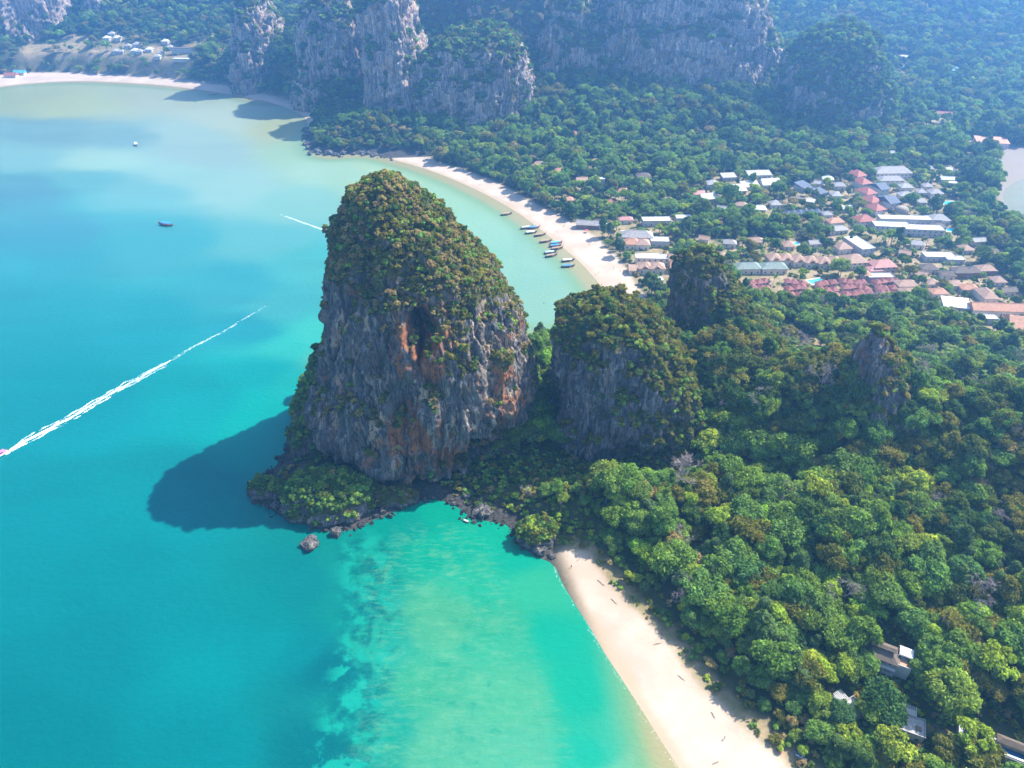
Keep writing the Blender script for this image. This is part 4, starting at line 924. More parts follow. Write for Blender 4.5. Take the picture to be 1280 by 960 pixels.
for args in [
    (1113, 218, 38, 15, 7, 2, 'hip', 'grey', 'cream', 'large grey hip-roofed hotel block behind the red terrace', 'hotel', 'hotel'),
    (1112, 228, 24, 10, 6, 2, 'hip', 'grey', 'cream', 'lower grey wing in front of the large grey hotel block', 'hotel', 'hotel'),
    (1098, 237, 10, 17, 7, 20, 'gable', 'darkblue', 'white', 'slate-roofed wing next to the red terrace, farther of two', 'hotel', 'hotel'),
    (1109, 253, 11, 19, 7, 20, 'gable', 'darkblue', 'white', 'slate-roofed wing next to the red terrace, nearer of two', 'hotel', 'hotel'),
    (1131, 236, 12, 9, 5, 0, 'hip', 'palegrey', 'cream', 'pale grey roofed villa behind the thatched dome, farther of two', 'villa', 'villa'),
    (1131, 246, 13, 9, 5, 0, 'hip', 'palegrey', 'cream', 'pale grey roofed villa behind the thatched dome, nearer of two', 'villa', 'villa'),
    (1150, 242, 8, 8, 4, 0, 'hip', 'grey', 'cream', 'small grey pyramid-roofed villa between the pale villas and the pool', 'villa', 'villa'),
    (1150, 253, 9, 8, 4, 0, 'hip', 'palegrey', 'white', 'small pale pyramid-roofed villa in front of the grey one', 'villa', 'villa'),
    (1168, 243, 12, 10, 5, 0, 'hip', 'grey', 'cream', 'grey-brown villa beside the hotel pool', 'villa', 'villa'),
    (1171, 252, 9, 8, 5, 0, 'hip', 'palegrey', 'white', 'pale villa in front of the hotel pool', 'villa', 'villa'),
    (1158, 234, 8, 8, 4, 0, 'hip', 'grey', 'cream', 'small grey villa farthest back among the pool villas', 'villa', 'villa'),
    (1126, 266, 12, 12, 3, 0, 'dome', 'thatch', 'wood', 'round thatched dome pavilion behind the white hotel', 'pavilion', 'pavilion'),
    (1136, 275, 54, 9, 5, -4, 'flat', 'white', 'white', 'long flat white hotel wing, the one farther back', 'hotel', 'hotel'),
    (1113, 284, 30, 11, 6, -6, 'flat', 'white', 'white', 'flat white hotel wing with dark windows, end nearer the red hip roof', 'hotel', 'hotel'),
    (1153, 288, 32, 11, 6, -6, 'flat', 'white', 'white', 'flat white hotel wing with dark windows, end nearer the mangroves', 'hotel', 'hotel'),
    (1172, 275, 17, 12, 5, 0, 'hip', 'grey', 'cream', 'grey hip roof at the mangrove end of the white hotel', 'hotel', 'hotel'),
    (1172, 284, 11, 9, 4, 0, 'hip', 'brown', 'wood', 'small brown roof beside the hotel terrace', 'house', 'house'),
    (1181, 225, 15, 6, 4, -8, 'gable', 'white', 'white', 'white tent-roofed hall near the mangroves', 'hall', 'hall'),
    (1190, 230, 9, 6, 4, -8, 'flat', 'white', 'white', 'small flat white block next to the tent-roofed hall', 'house', 'house'),
    (1079, 277, 15, 12, 6, 10, 'hip', 'red', 'cream', 'single red hip roof at the foot of the diagonal terrace', 'house', 'house'),
    (1043, 279, 14, 9, 5, 10, 'hip', 'orange', 'cream', 'orange-roofed house behind a grey-roofed one, mid village', 'house', 'house'),
    (1046, 288, 17, 8, 4, 10, 'hip', 'palegrey', 'cream', 'pale grey roof in front of the orange-roofed house, mid village', 'house', 'house'),
    (1033, 270, 8, 7, 4, 0, 'hip', 'grey', 'cream', 'small grey roof at the inland end of the slate-blue cabins', 'house', 'house'),
    (1073, 307, 12, 26, 6, 14, 'flat', 'white', 'grey', 'long white flat-roofed hall set end-on in the village centre', 'hall', 'hall'),
    (1052, 310, 12, 11, 5, 12, 'hip', 'tan', 'cream', 'brown pyramid roof beside the end-on white hall', 'house', 'house'),
    (1066, 327, 17, 14, 6, 6, 'hip', 'tan', 'cream', 'large tan pyramid roof at the inland end of the tan row', 'house', 'house'),
    (1102, 333, 18, 12, 6, 6, 'hip', 'pink', 'pink', 'pinkish red roofed hall with wings, brightest roof of the village', 'hall', 'hall'),
    (1092, 338, 10, 7, 4, 6, 'hip', 'pink', 'pink', 'lower pinkish wing in front of the bright red-roofed hall', 'house', 'house'),
    (1081, 344, 6, 8, 4, 0, 'hip', 'orange', 'cream', 'small orange roof beside a white yard', 'house', 'house'),
    (1099, 347, 20, 8, 3.5, 2, 'flat', 'palegrey', 'grey', 'pale flat-roofed annex in front of the bright red-roofed hall', 'house', 'house'),
    (1132, 357, 15, 9, 5, 0, 'hip', 'tan', 'cream', 'tan-roofed house next to the maroon estate, farther of two', 'house', 'house'),
    (1137, 367, 15, 9, 5, 0, 'hip', 'tan', 'cream', 'tan-roofed house next to the maroon estate, nearer of two', 'house', 'house'),
    (1163, 355, 8, 8, 4, 0, 'hip', 'tan', 'cream', 'small tan roof among trees inland of the tan pair', 'house', 'house'),
    (1172, 367, 11, 8, 4, 0, 'hip', 'orange', 'cream', 'orange-tan roof in the trees above the white canopies', 'house', 'house'),
    (1191, 357, 11, 8, 4, 0, 'hip', 'tan', 'cream', 'tan hip roof with a small ridge, between orange roof and brown lodges', 'house', 'house'),
    (1200, 341, 13, 9, 5, 0, 'hip', 'brown', 'wood', 'brown lodge roof, farthest from the inlet of three', 'lodge', 'lodge', 'three brown lodges'),
    (1214, 340, 11, 9, 5, 0, 'hip', 'brown', 'wood', 'brown lodge roof, middle of three', 'lodge', 'lodge', 'three brown lodges'),
    (1231, 338, 13, 9, 5, 0, 'hip', 'tan', 'wood', 'tan lodge roof with a blue awning, nearest the inlet of three', 'lodge', 'lodge', 'three brown lodges'),
    (1231, 371, 10, 16, 5, 0, 'hip', 'tan', 'cream', 'tan roof set end-on behind the long orange shed', 'house', 'house'),
    (1172, 322, 24, 9, 4, -3, 'flat', 'white', 'white', 'scattered white flat roof in the trees, larger of two', 'house', 'house'),
    (1192, 326, 14, 7, 4, -3, 'flat', 'white', 'white', 'scattered white flat roof in the trees, smaller of two', 'house', 'house'),
    (1193, 383, 17, 11, 4, -14, 'shed', 'white', 'white', 'white sheet-roofed shed beside the long orange roof', 'shed', 'shed'),
    (1248, 388, 40, 10, 5, -4, 'gable', 'orange', 'cream', 'long orange-roofed shed at the edge of the palm grove', 'shed', 'shed'),
    (1230, 400, 15, 6, 4, -6, 'flat', 'white', 'white', 'small white roof in front of the long orange shed', 'shed', 'shed'),
    (1274, 408, 16, 20, 5, -18, 'gable', 'orange', 'cream', 'faded orange roof at the edge of the picture below the orange shed', 'shed', 'shed'),
    (735, 280, 20, 8, 4, -8, 'gable', 'grey', 'wood', 'grey-roofed beach bar at the tree line', 'beach_bar', 'bar'),
    (757, 282, 12, 6, 3.5, -6, 'flat', 'white', 'white', 'white flat roof beside the grey-roofed beach bar', 'house', 'house'),
    (782, 275, 12, 6, 4, 0, 'hip', 'pink', 'cream', 'small pink roof inland of the beach bar', 'house', 'house'),
    (820, 277, 25, 9, 5, 2, 'flat', 'white', 'white', 'long white resort building with a flat roof in the palms', 'resort', 'resort'),
    (854, 275, 14, 8, 5, 2, 'flat', 'white', 'white', 'shorter white resort block next to the long one', 'resort', 'resort'),
    (796, 297, 26, 12, 6, -4, 'hip', 'grey', 'cream', 'grey hip-roofed beachfront hotel', 'hotel', 'hotel'),
    (790, 305, 13, 10, 5, -4, 'hip', 'orange', 'cream', 'orange wing of the grey beachfront hotel, nearer the sand', 'hotel', 'hotel'),
    (803, 306, 11, 10, 5, -4, 'hip', 'tan', 'cream', 'tan wing of the grey beachfront hotel, on the inland side', 'hotel', 'hotel'),
    (824, 303, 15, 9, 5, -4, 'flat', 'white', 'white', 'white flat annex inland of the beachfront hotel', 'hotel', 'hotel'),
    (815, 325, 27, 8, 6, -3, 'flat', 'white', 'cream', 'white flat-roofed resort front with a pool behind the beach', 'resort', 'resort'),
    (806, 334, 11, 10, 5, -3, 'hip', 'tan', 'cream', 'tan resort roof, nearer the sand of the gabled pair', 'resort', 'resort', None, True),
    (821, 335, 11, 10, 5, -3, 'hip', 'tan', 'cream', 'tan resort roof, farther from the sand of the gabled pair', 'resort', 'resort', None, True),
    (845, 326, 12, 9, 6, -3, 'gable', 'tan', 'cream', 'tan gabled resort house beside the spire, upper', 'resort', 'resort'),
    (848, 335, 13, 9, 5, -3, 'gable', 'orange', 'cream', 'orange gabled resort house beside the spire, lower', 'resort', 'resort'),
    (791, 335, 6, 10, 4, -3, 'gable', 'tan', 'cream', 'narrow tan roof at the very edge of the sand', 'house', 'house'),
    (821, 350, 9, 6, 3.5, 0, 'flat', 'white', 'white', 'small white pavilion in the trees above the spire', 'pavilion', 'pavilion'),
    (934, 335, 19, 10, 5, 2, 'hip', 'green', 'cream', 'grey-green hip roof nearer the spire', 'house', 'house', 'two grey-green roofs'),
    (966, 335, 20, 10, 5, 2, 'hip', 'green', 'cream', 'grey-green hip roof farther from the spire', 'house', 'house', 'two grey-green roofs'),
    (920, 238, 17, 12, 4, 8, 'shed', 'white', 'white', 'white sheet roof at the beach end of the white roof cluster', 'shed', 'shed'),
    (937, 233, 16, 11, 4, 8, 'shed', 'white', 'white', 'white sheet roof in the middle of the white roof cluster', 'shed', 'shed'),
    (961, 230, 18, 13, 4, 8, 'gable', 'white', 'white', 'white gabled shed with a red edge at the inland end of the white cluster', 'shed', 'shed'),
    (910, 222, 14, 9, 4, 8, 'shed', 'palegrey', 'white', 'pale grey roof behind the white roof cluster', 'shed', 'shed'),
    (948, 219, 24, 10, 4, 4, 'shed', 'palegrey', 'white', 'long pale roof at the back of the white roof cluster', 'shed', 'shed'),
    (889, 231, 11, 9, 5, 0, 'hip', 'palegrey', 'white', 'pale hip-roofed house between beach trees and white cluster', 'house', 'house'),
    (884, 248, 15, 11, 4, 14, 'gable', 'white', 'white', 'white gabled roof with a pink neighbour', 'house', 'house'),
    (872, 243, 12, 7, 4, 10, 'gable', 'pink', 'cream', 'pink-red roof beside the white gabled one', 'house', 'house'),
    (1004, 236, 12, 14, 4, 32, 'shed', 'darkblue', 'grey', 'dark solar-panelled shed roof beside the bare yard', 'shed', 'shed'),
    (1024, 243, 10, 10, 4, 30, 'shed', 'darkblue', 'grey', 'smaller dark sheet roof inland of the solar shed', 'shed', 'shed'),
    (998, 250, 10, 6, 3.5, -25, 'shed', 'brown', 'wood', 'brown lean-to in the bare yard', 'shed', 'shed'),
    (1014, 254, 9, 6, 3.5, -25, 'shed', 'palegrey', 'grey', 'pale lean-to in the bare yard', 'shed', 'shed'),
    (804, 222, 14, 10, 5, 0, 'hip', 'brown', 'wood', 'dark brown lodge roof in the woods below the huge wall', 'lodge', 'lodge'),
    (715, 171, 14, 8, 5, 0, 'hip', 'red', 'cream', 'red roof highest in the woods behind the white beach', 'house', 'house'),
    (744, 203, 9, 7, 4, 0, 'hip', 'orange', 'cream', 'orange roof in the woods below the red one', 'house', 'house'),
    (752, 227, 6, 5, 7, 0, 'flat', 'white', 'white', 'narrow white tower house in the woods', 'house', 'house'),
    (711, 250, 8, 7, 4, 0, 'hip', 'orange', 'cream', 'orange cottage roof close behind the white beach', 'cottage', 'cottage'),
    (767, 236, 6, 6, 4, 0, 'hip', 'orange', 'cream', 'small orange cottage roof inland of the white tower house', 'cottage', 'cottage'),
    (1123, 101, 14, 10, 4, 0, 'flat', 'palegrey', 'cream', 'pale flat roof behind the domed hill, nearer of two', 'house', 'house'),
    (1126, 94, 16, 8, 4, 0, 'shed', 'palegrey', 'cream', 'pale sheet roof behind the domed hill, farther of two', 'shed', 'shed'),
    (1158, 115, 14, 8, 4, 0, 'shed', 'palegrey', 'cream', 'pale roof on the wooded slope above the dirt yard', 'house', 'house'),
    (1186, 107, 18, 12, 5, 0, 'hip', 'teal', 'cream', 'teal-roofed building on the wooded slope', 'house', 'house'),
    (1179, 148, 20, 7, 4, -14, 'gable', 'red', 'cream', 'red-roofed long house beside the dirt yard', 'house', 'house'),
    (1238, 179, 34, 16, 5, -12, 'shed', 'orange', 'pink', 'wide orange-pink shed roof near the mudflat', 'shed', 'shed'),
    (1206, 185, 20, 9, 4, 0, 'flat', 'white', 'white', 'white roof between the dirt yard and the mudflat', 'house', 'house'),
    (1113, 194, 12, 8, 4, 0, 'hip', 'palegrey', 'cream', 'pale roof at the foot of the domed hill', 'house', 'house'),
    (1276, 168, 14, 9, 4, 0, 'flat', 'white', 'white', 'white roof beyond the mudflat at the picture edge', 'house', 'house'),
    (1178, 502, 10, 7, 4, 35, 'gable', 'brown', 'wood', 'brown roof half hidden in the palms behind the near ridge', 'house', 'house'),
    (14, 94, 18, 9, 4, 0, 'gable', 'red', 'cream', 'red-roofed house on the far beach', 'house', 'house'),
    (25, 91, 16, 9, 4, 0, 'gable', 'teal', 'cream', 'teal-roofed house on the far beach', 'house', 'house'),
    (235, 86, 36, 10, 7, -3, 'flat', 'brown', 'grey', 'long dark two-storey block behind the far beach', 'hotel', 'hotel'),
    (232, 93, 26, 8, 3, -3, 'flat', 'white', 'white', 'low white terrace block in front of the long dark one', 'house', 'house'),
]:
    house(*args)
for i, (px, py) in enumerate(sorted([(143, 79), (150, 76), (156, 79), (150, 85), (157, 85), (167, 82), (175, 86), (181, 87), (178, 82), (193, 86), (202, 90), (206, 88), (214, 81), (219, 84)], reverse=True)):
    house(px, py, 10, 9, 4, 0, 'hip', ['palegrey', 'white', 'grey'][i % 3], 'white', 'small pale bungalow behind the far beach, %s from the long dark block' % (ORD + ['thirteenth', 'fourteenth'])[i], 'bungalow', 'bungalow', 'pale bungalows behind the far beach')

# scattered small roofs, each strip counted from its beach end
for what, gr, cols_, pts_ in [
    ('between the white resort and the slate-blue cabins', 'small roofs north of the palms', ('palegrey', 'tan', 'white'), [(902, 262), (926, 258), (948, 263), (968, 257)]),
    ('in the palm grove before the tan row', 'small roofs in the palm grove', ('tan', 'grey', 'tan'), [(880, 300), (912, 305), (945, 302), (985, 307), (1018, 305), (1038, 301)]),
    ('between the bright red hall and the inlet', 'small roofs towards the inlet', ('tan', 'palegrey', 'brown'), [(1130, 318), (1146, 306), (1160, 336), (1206, 312), (1222, 302), (1242, 316)]),
    ('around the far side of the pool villas', 'small roofs behind the pool villas', ('palegrey', 'grey', 'white'), [(1140, 206), (1160, 212), (1186, 214), (1200, 206), (1216, 201)]),
    ('among the trees around the brown lodges', 'small roofs by the lodges', ('tan', 'brown', 'orange'), [(1150, 345), (1184, 344), (1210, 362), (1246, 352), (1258, 366)]),
    ('hidden in the woods behind the white beach', 'small roofs in the beach woods', ('orange', 'tan', 'red'), [(662, 190), (674, 206), (690, 238), (700, 214), (727, 226), (762, 254), (780, 240), (835, 252)]),
    ('below the domed hill beside the red terrace', 'small roofs below the dome', ('palegrey', 'white', 'grey'), [(1022, 232), (1034, 226), (1048, 234), (1044, 246), (1056, 262)])]:
    for i, (px, py) in enumerate(pts_):
        k_ = cols_[i % 3]
        house(px, py, 8 + (i * 37 % 5), 6 + (i * 13 % 4), 4, (i * 47 % 40) - 20, 'hip' if i % 4 else 'gable', k_, 'cream', 'small %s roof %s, %s from the beach' % ({'palegrey': 'pale grey'}.get(k_, k_), what, ORD[i]), 'cottage', 'cottage', gr)

# ---- the near villas
def railing(parent, x0, x1, y, z, n=7):
    mb = MB(); mb.box(x0, x1, y - .04, y + .04, z + 0.95, z + 1.03)
    for k in range(n):
        q = x0 + (x1 - x0) * k / (n - 1); mb.box(q - .035, q + .035, y - .035, y + .035, z, z + 0.95)
    return mb.build('railing', FRAME, parent)
def villa(px, py, rot, label):
    x, y = G(px, py, 12); z = float(ground_z(np.array([x]), np.array([y]))[0]) + 1.0
    o = empty('villa', (x, y, z), R_(rot)); tag(o, label, 'villa')
    MB().box(-8, 3.5, -3.0, 4, -4, 6).build('wall', WM('grey'), o)
    r = roof_mesh('hip', 11.5, 7.2, 6, 1.0, 0.55).build('roof', RM('brown'), o); r.location = (-2.25, 0.5, 0)
    MB().box(-3.8, 3.8, -0.75, 0.75, 7.9, 8.75).build('ridge_vent', RM('brown'), r)
    rc = roof_mesh('gable', 8.4, 2.0, 8.7, 0.3, 0.6).build('ridge_cap', RM('brown'), r)
    MB().box(3.5, 8.4, -3.4, 4.2, -4, 5.2).build('terrace_wing', WM('white'), o)
    MB().box(3.7, 8.2, -3.2, 0.4, 5.2, 5.26).build('terrace_floor', RM('orange'), o)
    pw = MB(); pw.box(3.5, 8.4, -3.4, -3.15, 5.2, 6.1); pw.box(8.15, 8.4, -3.15, 0.4, 5.2, 6.1); pw.build('parapet', WM('white'), o)
    pg = MB()
    for k in range(7): pg.box(3.6 + k * 0.78, 3.78 + k * 0.78, 0.6, 5.2, 7.2, 7.4)
    pg.box(3.4, 8.6, 0.5, 0.7, 7.0, 7.2); pg.box(3.4, 8.6, 5.0, 5.2, 7.0, 7.2)
    for qx in (3.5, 8.4):
        for qy in (0.6, 5.1): pg.box(qx - .12, qx + .12, qy - .12, qy + .12, 4.2, 7.0)
    pg.build('pergola', FRAME, o)
    MB().box(3.7, 8.3, 0.75, 4.95, 7.41, 7.5).build('pergola_cover', RM('white'), o)
    for fl, zz in ((0, 0.2), (1, 3.2)):
        MB().box(-8.6, 3.5, -5.2, -3.0, zz - 0.25, zz).build('balcony', WM('white'), o)
        railing(o, -8.5, 3.4, -5.1, zz, 11)
        for k in range(4):
            wo = link('window', WINM, None, o, (-6.6 + k * 2.7, -3.0, zz + 0.4)); link('pane', PANM, None, wo)
    st_ = MB()
    for k in range(4): st_.box(-8.4 + k * 3.9 - .15, -8.4 + k * 3.9 + .15, -5.2, -4.9, -5, 3)
    st_.build('stilts', WM('white'), o)
    MB().box(8.4, 10.4, -1, 2.5, -4, 3).build('stair_tower', WM('white'), o)
    BUILD_XY.append((x, y, 12, 12)); return o
villa(1110, 818, -28, 'brown-roofed grey villa with a white pergola and terracotta terrace in the near forest')
def small_villa(px, py, rot, label, rc, w=8, d=7):
    x, y = G(px, py, 8); z = float(ground_z(np.array([x]), np.array([y]))[0])
    o = empty('villa', (x, y, z), R_(rot)); tag(o, label, 'villa')
    MB().box(-w / 2, w / 2, -d / 2, d / 2, -3, 4).build('wall', WM('cream'), o)
    roof_mesh('flat', w, d, 4).build('roof', RM(rc), o)
    MB().box(-w * 0.3, w * 0.2, d / 2, d / 2 + 4.0, -3, 3.1).build('side_wing', WM('white'), o)
    pg = MB()
    for k in range(6): pg.box(-w * 0.3 + k * 0.7, -w * 0.3 + k * 0.7 + .2, d / 2 + 0.3, d / 2 + 4.4, 4.4, 4.6)
    for qx in (-w * 0.3, w * 0.2 - .2):
        for qy in (d / 2 + .4, d / 2 + 4.1): pg.box(qx, qx + .2, qy, qy + .2, 3.1, 4.4)
    pg.build('pergola', FRAME, o)
    for k in range(2):
        wo = link('window', WINM, None, o, (-w / 4 + k * w / 2, -d / 2, 1.0)); link('pane', PANM, None, wo)
    ch = MB(); ch.box(1.0, 1.7, -1.6, 0.2, 4.31, 4.7); ch.box(2.1, 2.8, -1.6, 0.2, 4.31, 4.7); ch.build('sun_beds', WOOD, o)
    BUILD_XY.append((x, y, 8, 8)); return o
small_villa(1141, 906, -24, 'cream flat-roofed villa with a small slatted pergola near the bottom corner', 'palegrey')
small_villa(1066, 884, 28, 'pale villa half hidden behind a bright green tree below the brown-roofed villa', 'palegrey', 7, 6)
# swimming-pool house in the bottom corner
x, y = G(1252, 938, 6); z = float(ground_z(np.array([x]), np.array([y]))[0])
o = empty('pool_terrace', (x, y, z), R_(-27)); tag(o, 'raised terrace with a narrow blue pool in the bottom corner of the forest', 'pool terrace')
MB().box(-14, 12, -3, 3, -4, 3.0).build('deck', WM('grey'), o)
MB().box(-13, 11, -2.2, 0.6, 3.0, 3.08).build('pool_water', paint('pool_water', (0.03, 0.12, 0.24), 0.08, 0.1, 0.5, 0.6), o)
MB().box(-13.4, 11.4, -2.6, -2.2, 3.0, 3.35).build('pool_rim', WM('white'), o)
MB().box(-2, 11, 0.9, 2.9, 3.0, 5.4).build('bath_house', WM('cream'), o)
roof_mesh('hip', 13, 2.4, 5.4, 0.6, 0.6).build('roof', RM('brown'), o).location = (4.5, 1.9, 0)
for k in range(3): MB().box(-12 + k * 3, -11.3 + k * 3, 1.2, 2.8, 3.0, 3.4).build('sun_bed', WOOD, o)
BUILD_XY.append((x, y, 14, 10))
def pool(px, py, w, d, rot, label):
    x, y = G(px, py, 3); z = float(ground_z(np.array([x]), np.array([y]))[0])
    o = empty('swimming_pool', (x, y, z), R_(rot)); tag(o, label, 'pool')
    MB().box(-w / 2 - 1, w / 2 + 1, -d / 2 - 1, d / 2 + 1, -1, 0.35).build('paved_rim', WM('cream'), o)
    MB().box(-w / 2, w / 2, -d / 2, d / 2, 0.2, 0.42).build('pool_water', paint('pool_blue', (0.03, 0.40, 0.62), 0.1, 0.1, 0.5, 0.5), o)
    BUILD_XY.append((x, y, 0.5 * max(w, d) + 1, d))
pool(1187, 254, 14, 8, 0, 'bright blue hotel pool near the mangroves'); pool(1020, 352, 12, 7, 20, 'blue pool in the maroon bungalow estate'); pool(786, 290, 12, 5, 0, 'blue pool behind the beachfront hotel')
pool(1190, 288, 10, 7, -10, 'pale blue pool at the end of the white hotel'); pool(994, 305, 6, 5, 0, 'small blue pool in the palm grove'); pool(815, 320, 16, 4, -3, 'narrow blue pool beside the white resort front')

# ================================================================== FOREST
rng = np.random.default_rng(7)
BX = np.array([(b[0], b[1], b[2], b[3]) for b in BUILD_XY]); CL = np.array(CLEAR)
# swept lots round the village houses
gb = GROUND_BARE.copy(); gw = (fb2(GROUND_V[:, 0], GROUND_V[:, 1], 8, 3, 81) - 0.5)
for bx, by, r, dd_ in BX:
    if by < 300: continue
    q = np.hypot(GROUND_V[:, 0] - bx, (GROUND_V[:, 1] - by + 4) * 0.8) / (r + 8); gb = np.maximum(gb, 1 - sstep(0.8, 1.25, q + gw))
gm.attributes['bare'].data.foreach_set('value', gb.astype(np.float32))
def candidates(y0, y1, step, x0=-900, x1=1700, jit=0.42):
    xs = np.arange(x0, x1, step); ys = np.arange(y0, y1, step * 0.9)
    Xg, Yg = np.meshgrid(xs, ys); Xg[::2] += step / 2
    n = Xg.size
    x = Xg.ravel() + rng.uniform(-jit, jit, n) * step; y = Yg.ravel() + rng.uniform(-jit, jit, n) * step
    px, py, d = project(x, y, 4.0)
    ok = (px > -90) & (px < 1370) & (py < 1090) & (d > 60)
    x, y = x[ok], y[ok]
    vd = veg_d(x, y); ok = vd > 1.5
    return x[ok], y[ok], vd[ok]
xs, ys, vs2 = [], [], []
for a in (candidates(60, 480, 6.0, -180, 560), candidates(480, 800, 7.2, -330, 900), candidates(800, 1250, 8.4, -1200, 1300), candidates(1250, 2150, 13.0, -1700, 1900)):
    xs.append(a[0]); ys.append(a[1]); vs2.append(a[2])
a = candidates(225, 420, 5.2, 70, 430); w_ = hills(a[0], a[1]) > 13   # slopes stand closer in plan
xs.append(a[0][w_]); ys.append(a[1][w_]); vs2.append(a[2][w_])
x = np.concatenate(xs); y = np.concatenate(ys); vd = np.concatenate(vs2)
keep = np.ones(len(x), bool)
for bx, by, r, dd_ in BX:           # open ground round each house, deeper on its seaward side where the lots are cleared
    far = by > 330
    front = (dd_ + (8 if far else 3))
    keep &= ~((np.abs(x - bx) < (r + 1.5 if far else r * 0.75)) & (y < by + dd_ + 2.5) & (y > by - front - (4 if far else 2)) )
lots = (fb2(x, y, 9, 2, 61) > 0.3)
for cx, cy_, r in CL:
    keep &= (np.hypot(x - cx, y - cy_) > r * 0.85) | (rng.random(len(x)) < np.where(y > 1050, 0.3, 0.06))
# rock footprints
for fx, fy, ra, rb in [(*G(528, 528)[:1], 333, 50, 50), (57, 322, 32, 30)]:
    keep &= ((x - fx) / ra) ** 2 + ((y - fy) / rb) ** 2 > 1
keep &= ~((vd < 8.5) & (y < 330))
nearb = np.zeros(len(x), bool)
for bx, by, r, dd_ in BX:
    if by > 330: nearb |= np.hypot(x - bx, y - by) < r + 9
keep &= ~nearb | (rng.random(len(x)) < 0.62)
for bx, by, r, dd_ in BX:
    if by < 250: keep &= (np.hypot(x - bx - 5, y - by - 5) > r * 0.8) & ~((np.abs(x - bx) < r * 0.65) & (y > by - (21 if r == 12 else 11)) & (y < by + 6))
keep &= ~((x < -2) & (y < 300) & (x + 0.0 * y > -140)) | (rng.random(len(x)) < 0.03)
keep &= ~((x > -20) & (x < 95) & (y > 266) & (y < 302))
x, y, vd = x[keep], y[keep], vd[keep]
z = ground_z(x, y, None, vd)
px, py, dep = project(x, y, z)
n = len(x); hill = hills(x, y)
# --- which kind grows where
kinds = ['mid', 'dark', 'lime', 'olive', 'dry', 'feather', 'bare', 'palm']
W = np.zeros((n, 8))
low_near = (y < 330) & (hill < 16)
slope = (y < 470) & (hill >= 16)
palms = (y >= 330) & (y < 640) & (hill < 16)
W[:] = (.34, .46, .02, .14, .02, .02, .0, .0)
W[palms] = (.34, .12, .10, .06, .03, .06, .01, .28)
W[(y >= 640) & (y < 1000) & (hill < 16)] = (.40, .16, .09, .07, .04, .08, .0, .16)
W[slope] = (.12, .50, .035, .26, .035, .01, .02, .0)
W[low_near] = (.46, .11, .17, .10, .035, .11, .012, .0)
edge = (vd < 14) & (y > 400) & (y < 1000) & (x < 250); W[edge] = (.40, .10, .02, .04, .02, .42, .0, .0)
ton = (y > 1050) & (x < -250) & (hill < 40); W[ton] = (.16, .12, .03, .1, .08, .03, .0, .48)
pt = (y > 830) & (y < 1000) & (x < -120) & (x > -320); W[pt] = (.2, .35, .0, .15, .2, .1, 0, 0)
mang = (x > 470) & (y > 600) & (y < 900) & (vd < 60); W[mang] = (.35, .6, .0, .05, .0, .0, 0, 0)
cl = np.stack([fb2(x, y, 26, 2, 300 + k) for k in range(8)], 1)
W = W * np.exp((cl - 0.5) * 5.0)
W = W / W.sum(1, keepdims=True)
u = rng.random(n); sel = (np.cumsum(W, 1) < u[:, None]).sum(1).clip(0, 7)
s = 0.7 + 0.85 * rng.random(n) ** 1.8
s = np.where(low_near, 0.8 + 0.85 * rng.random(n) ** 1.6, s); s = np.where(slope, 0.62 + 0.62 * rng.random(n) ** 1.5, s)
s = np.where(y > 800, 0.85 + 0.9 * rng.random(n) ** 1.6, s); s = np.where(y > 1250, rng.uniform(1.0, 1.7, n), s)
s = np.where((sel == 7), rng.uniform(0.8, 1.15, n), s); s = np.where(mang, s * 1.35, s)
s = np.where(y < 330, s * (0.42 + 0.58 * sstep(8, 28, vd)), s); s = np.where(sel == 4, s * 0.8, s)
s = np.where(pt, s * 0.8, s)
under = (y < 300) & (x < 45) & (y > 232); s = np.where(under & (vd < 40), s * 0.6, s)
nearb = np.zeros(n, bool)
for bx, by, r, dd_ in BX:
    if by > 330: nearb |= np.hypot(x - bx, y - by) < r + 10
s = np.where(nearb, s * 0.72, s)
ROT = np.stack([rng.normal(0, 0.06, n), rng.normal(0, 0.06, n), rng.uniform(0, 6.283, n)], 1)
S = np.stack([s * rng.uniform(.78, 1.22, n), s * rng.uniform(.78, 1.22, n), s * rng.uniform(.8, 1.28, n)], 1)
var = np.array([rng.integers(len(SPECIES[kinds[k]])) for k in sel])
# singled-out trees of the photograph: (px, py, kind, size, label)
SPECIAL = [(1168, 792, 'lime', 0.95, 'vivid yellow-green tree standing alone above the brown-roofed villa'), (1082, 655, 'lime', 0.95, 'bright green tree in the dark forest below the ridge crag'), (952, 680, 'lime', 0.6, 'small bright green tree in the shaded gully'),
           (1223, 738, 'bare', 1.15, 'leafless grey tree with a wide crown in the dark forest'), (1010, 640, 'bare', 0.8, 'leafless pinkish tree on the slope left of the bright green tree'), (988, 640, 'bare', 0.6, 'small leafless tree beside the leafless pinkish one'), (1185, 783, 'bare', 0.8, 'fallen-looking bare grey tree beside the yellow-green one'),
           (872, 700, 'dry', 0.9, 'dry pinkish tree above the near beach, nearer the forest'), (843, 674, 'dry', 0.9, 'dry pinkish tree above the near beach, nearer the tower'), (1140, 765, 'lime', 0.8, 'yellow tree behind the brown-roofed villa'), (968, 765, 'lime', 0.95, 'lime green tree halfway between near beach and brown-roofed villa'),
           (985, 725, 'lime', 0.8, 'pale lime tree uphill of the lime green one'), (905, 470, 'bare', 0.7, 'pale bare tree on the flank of the spire'), (1090, 505, 'dry', 0.8, 'dry brown tree on top of the ridge crag')]
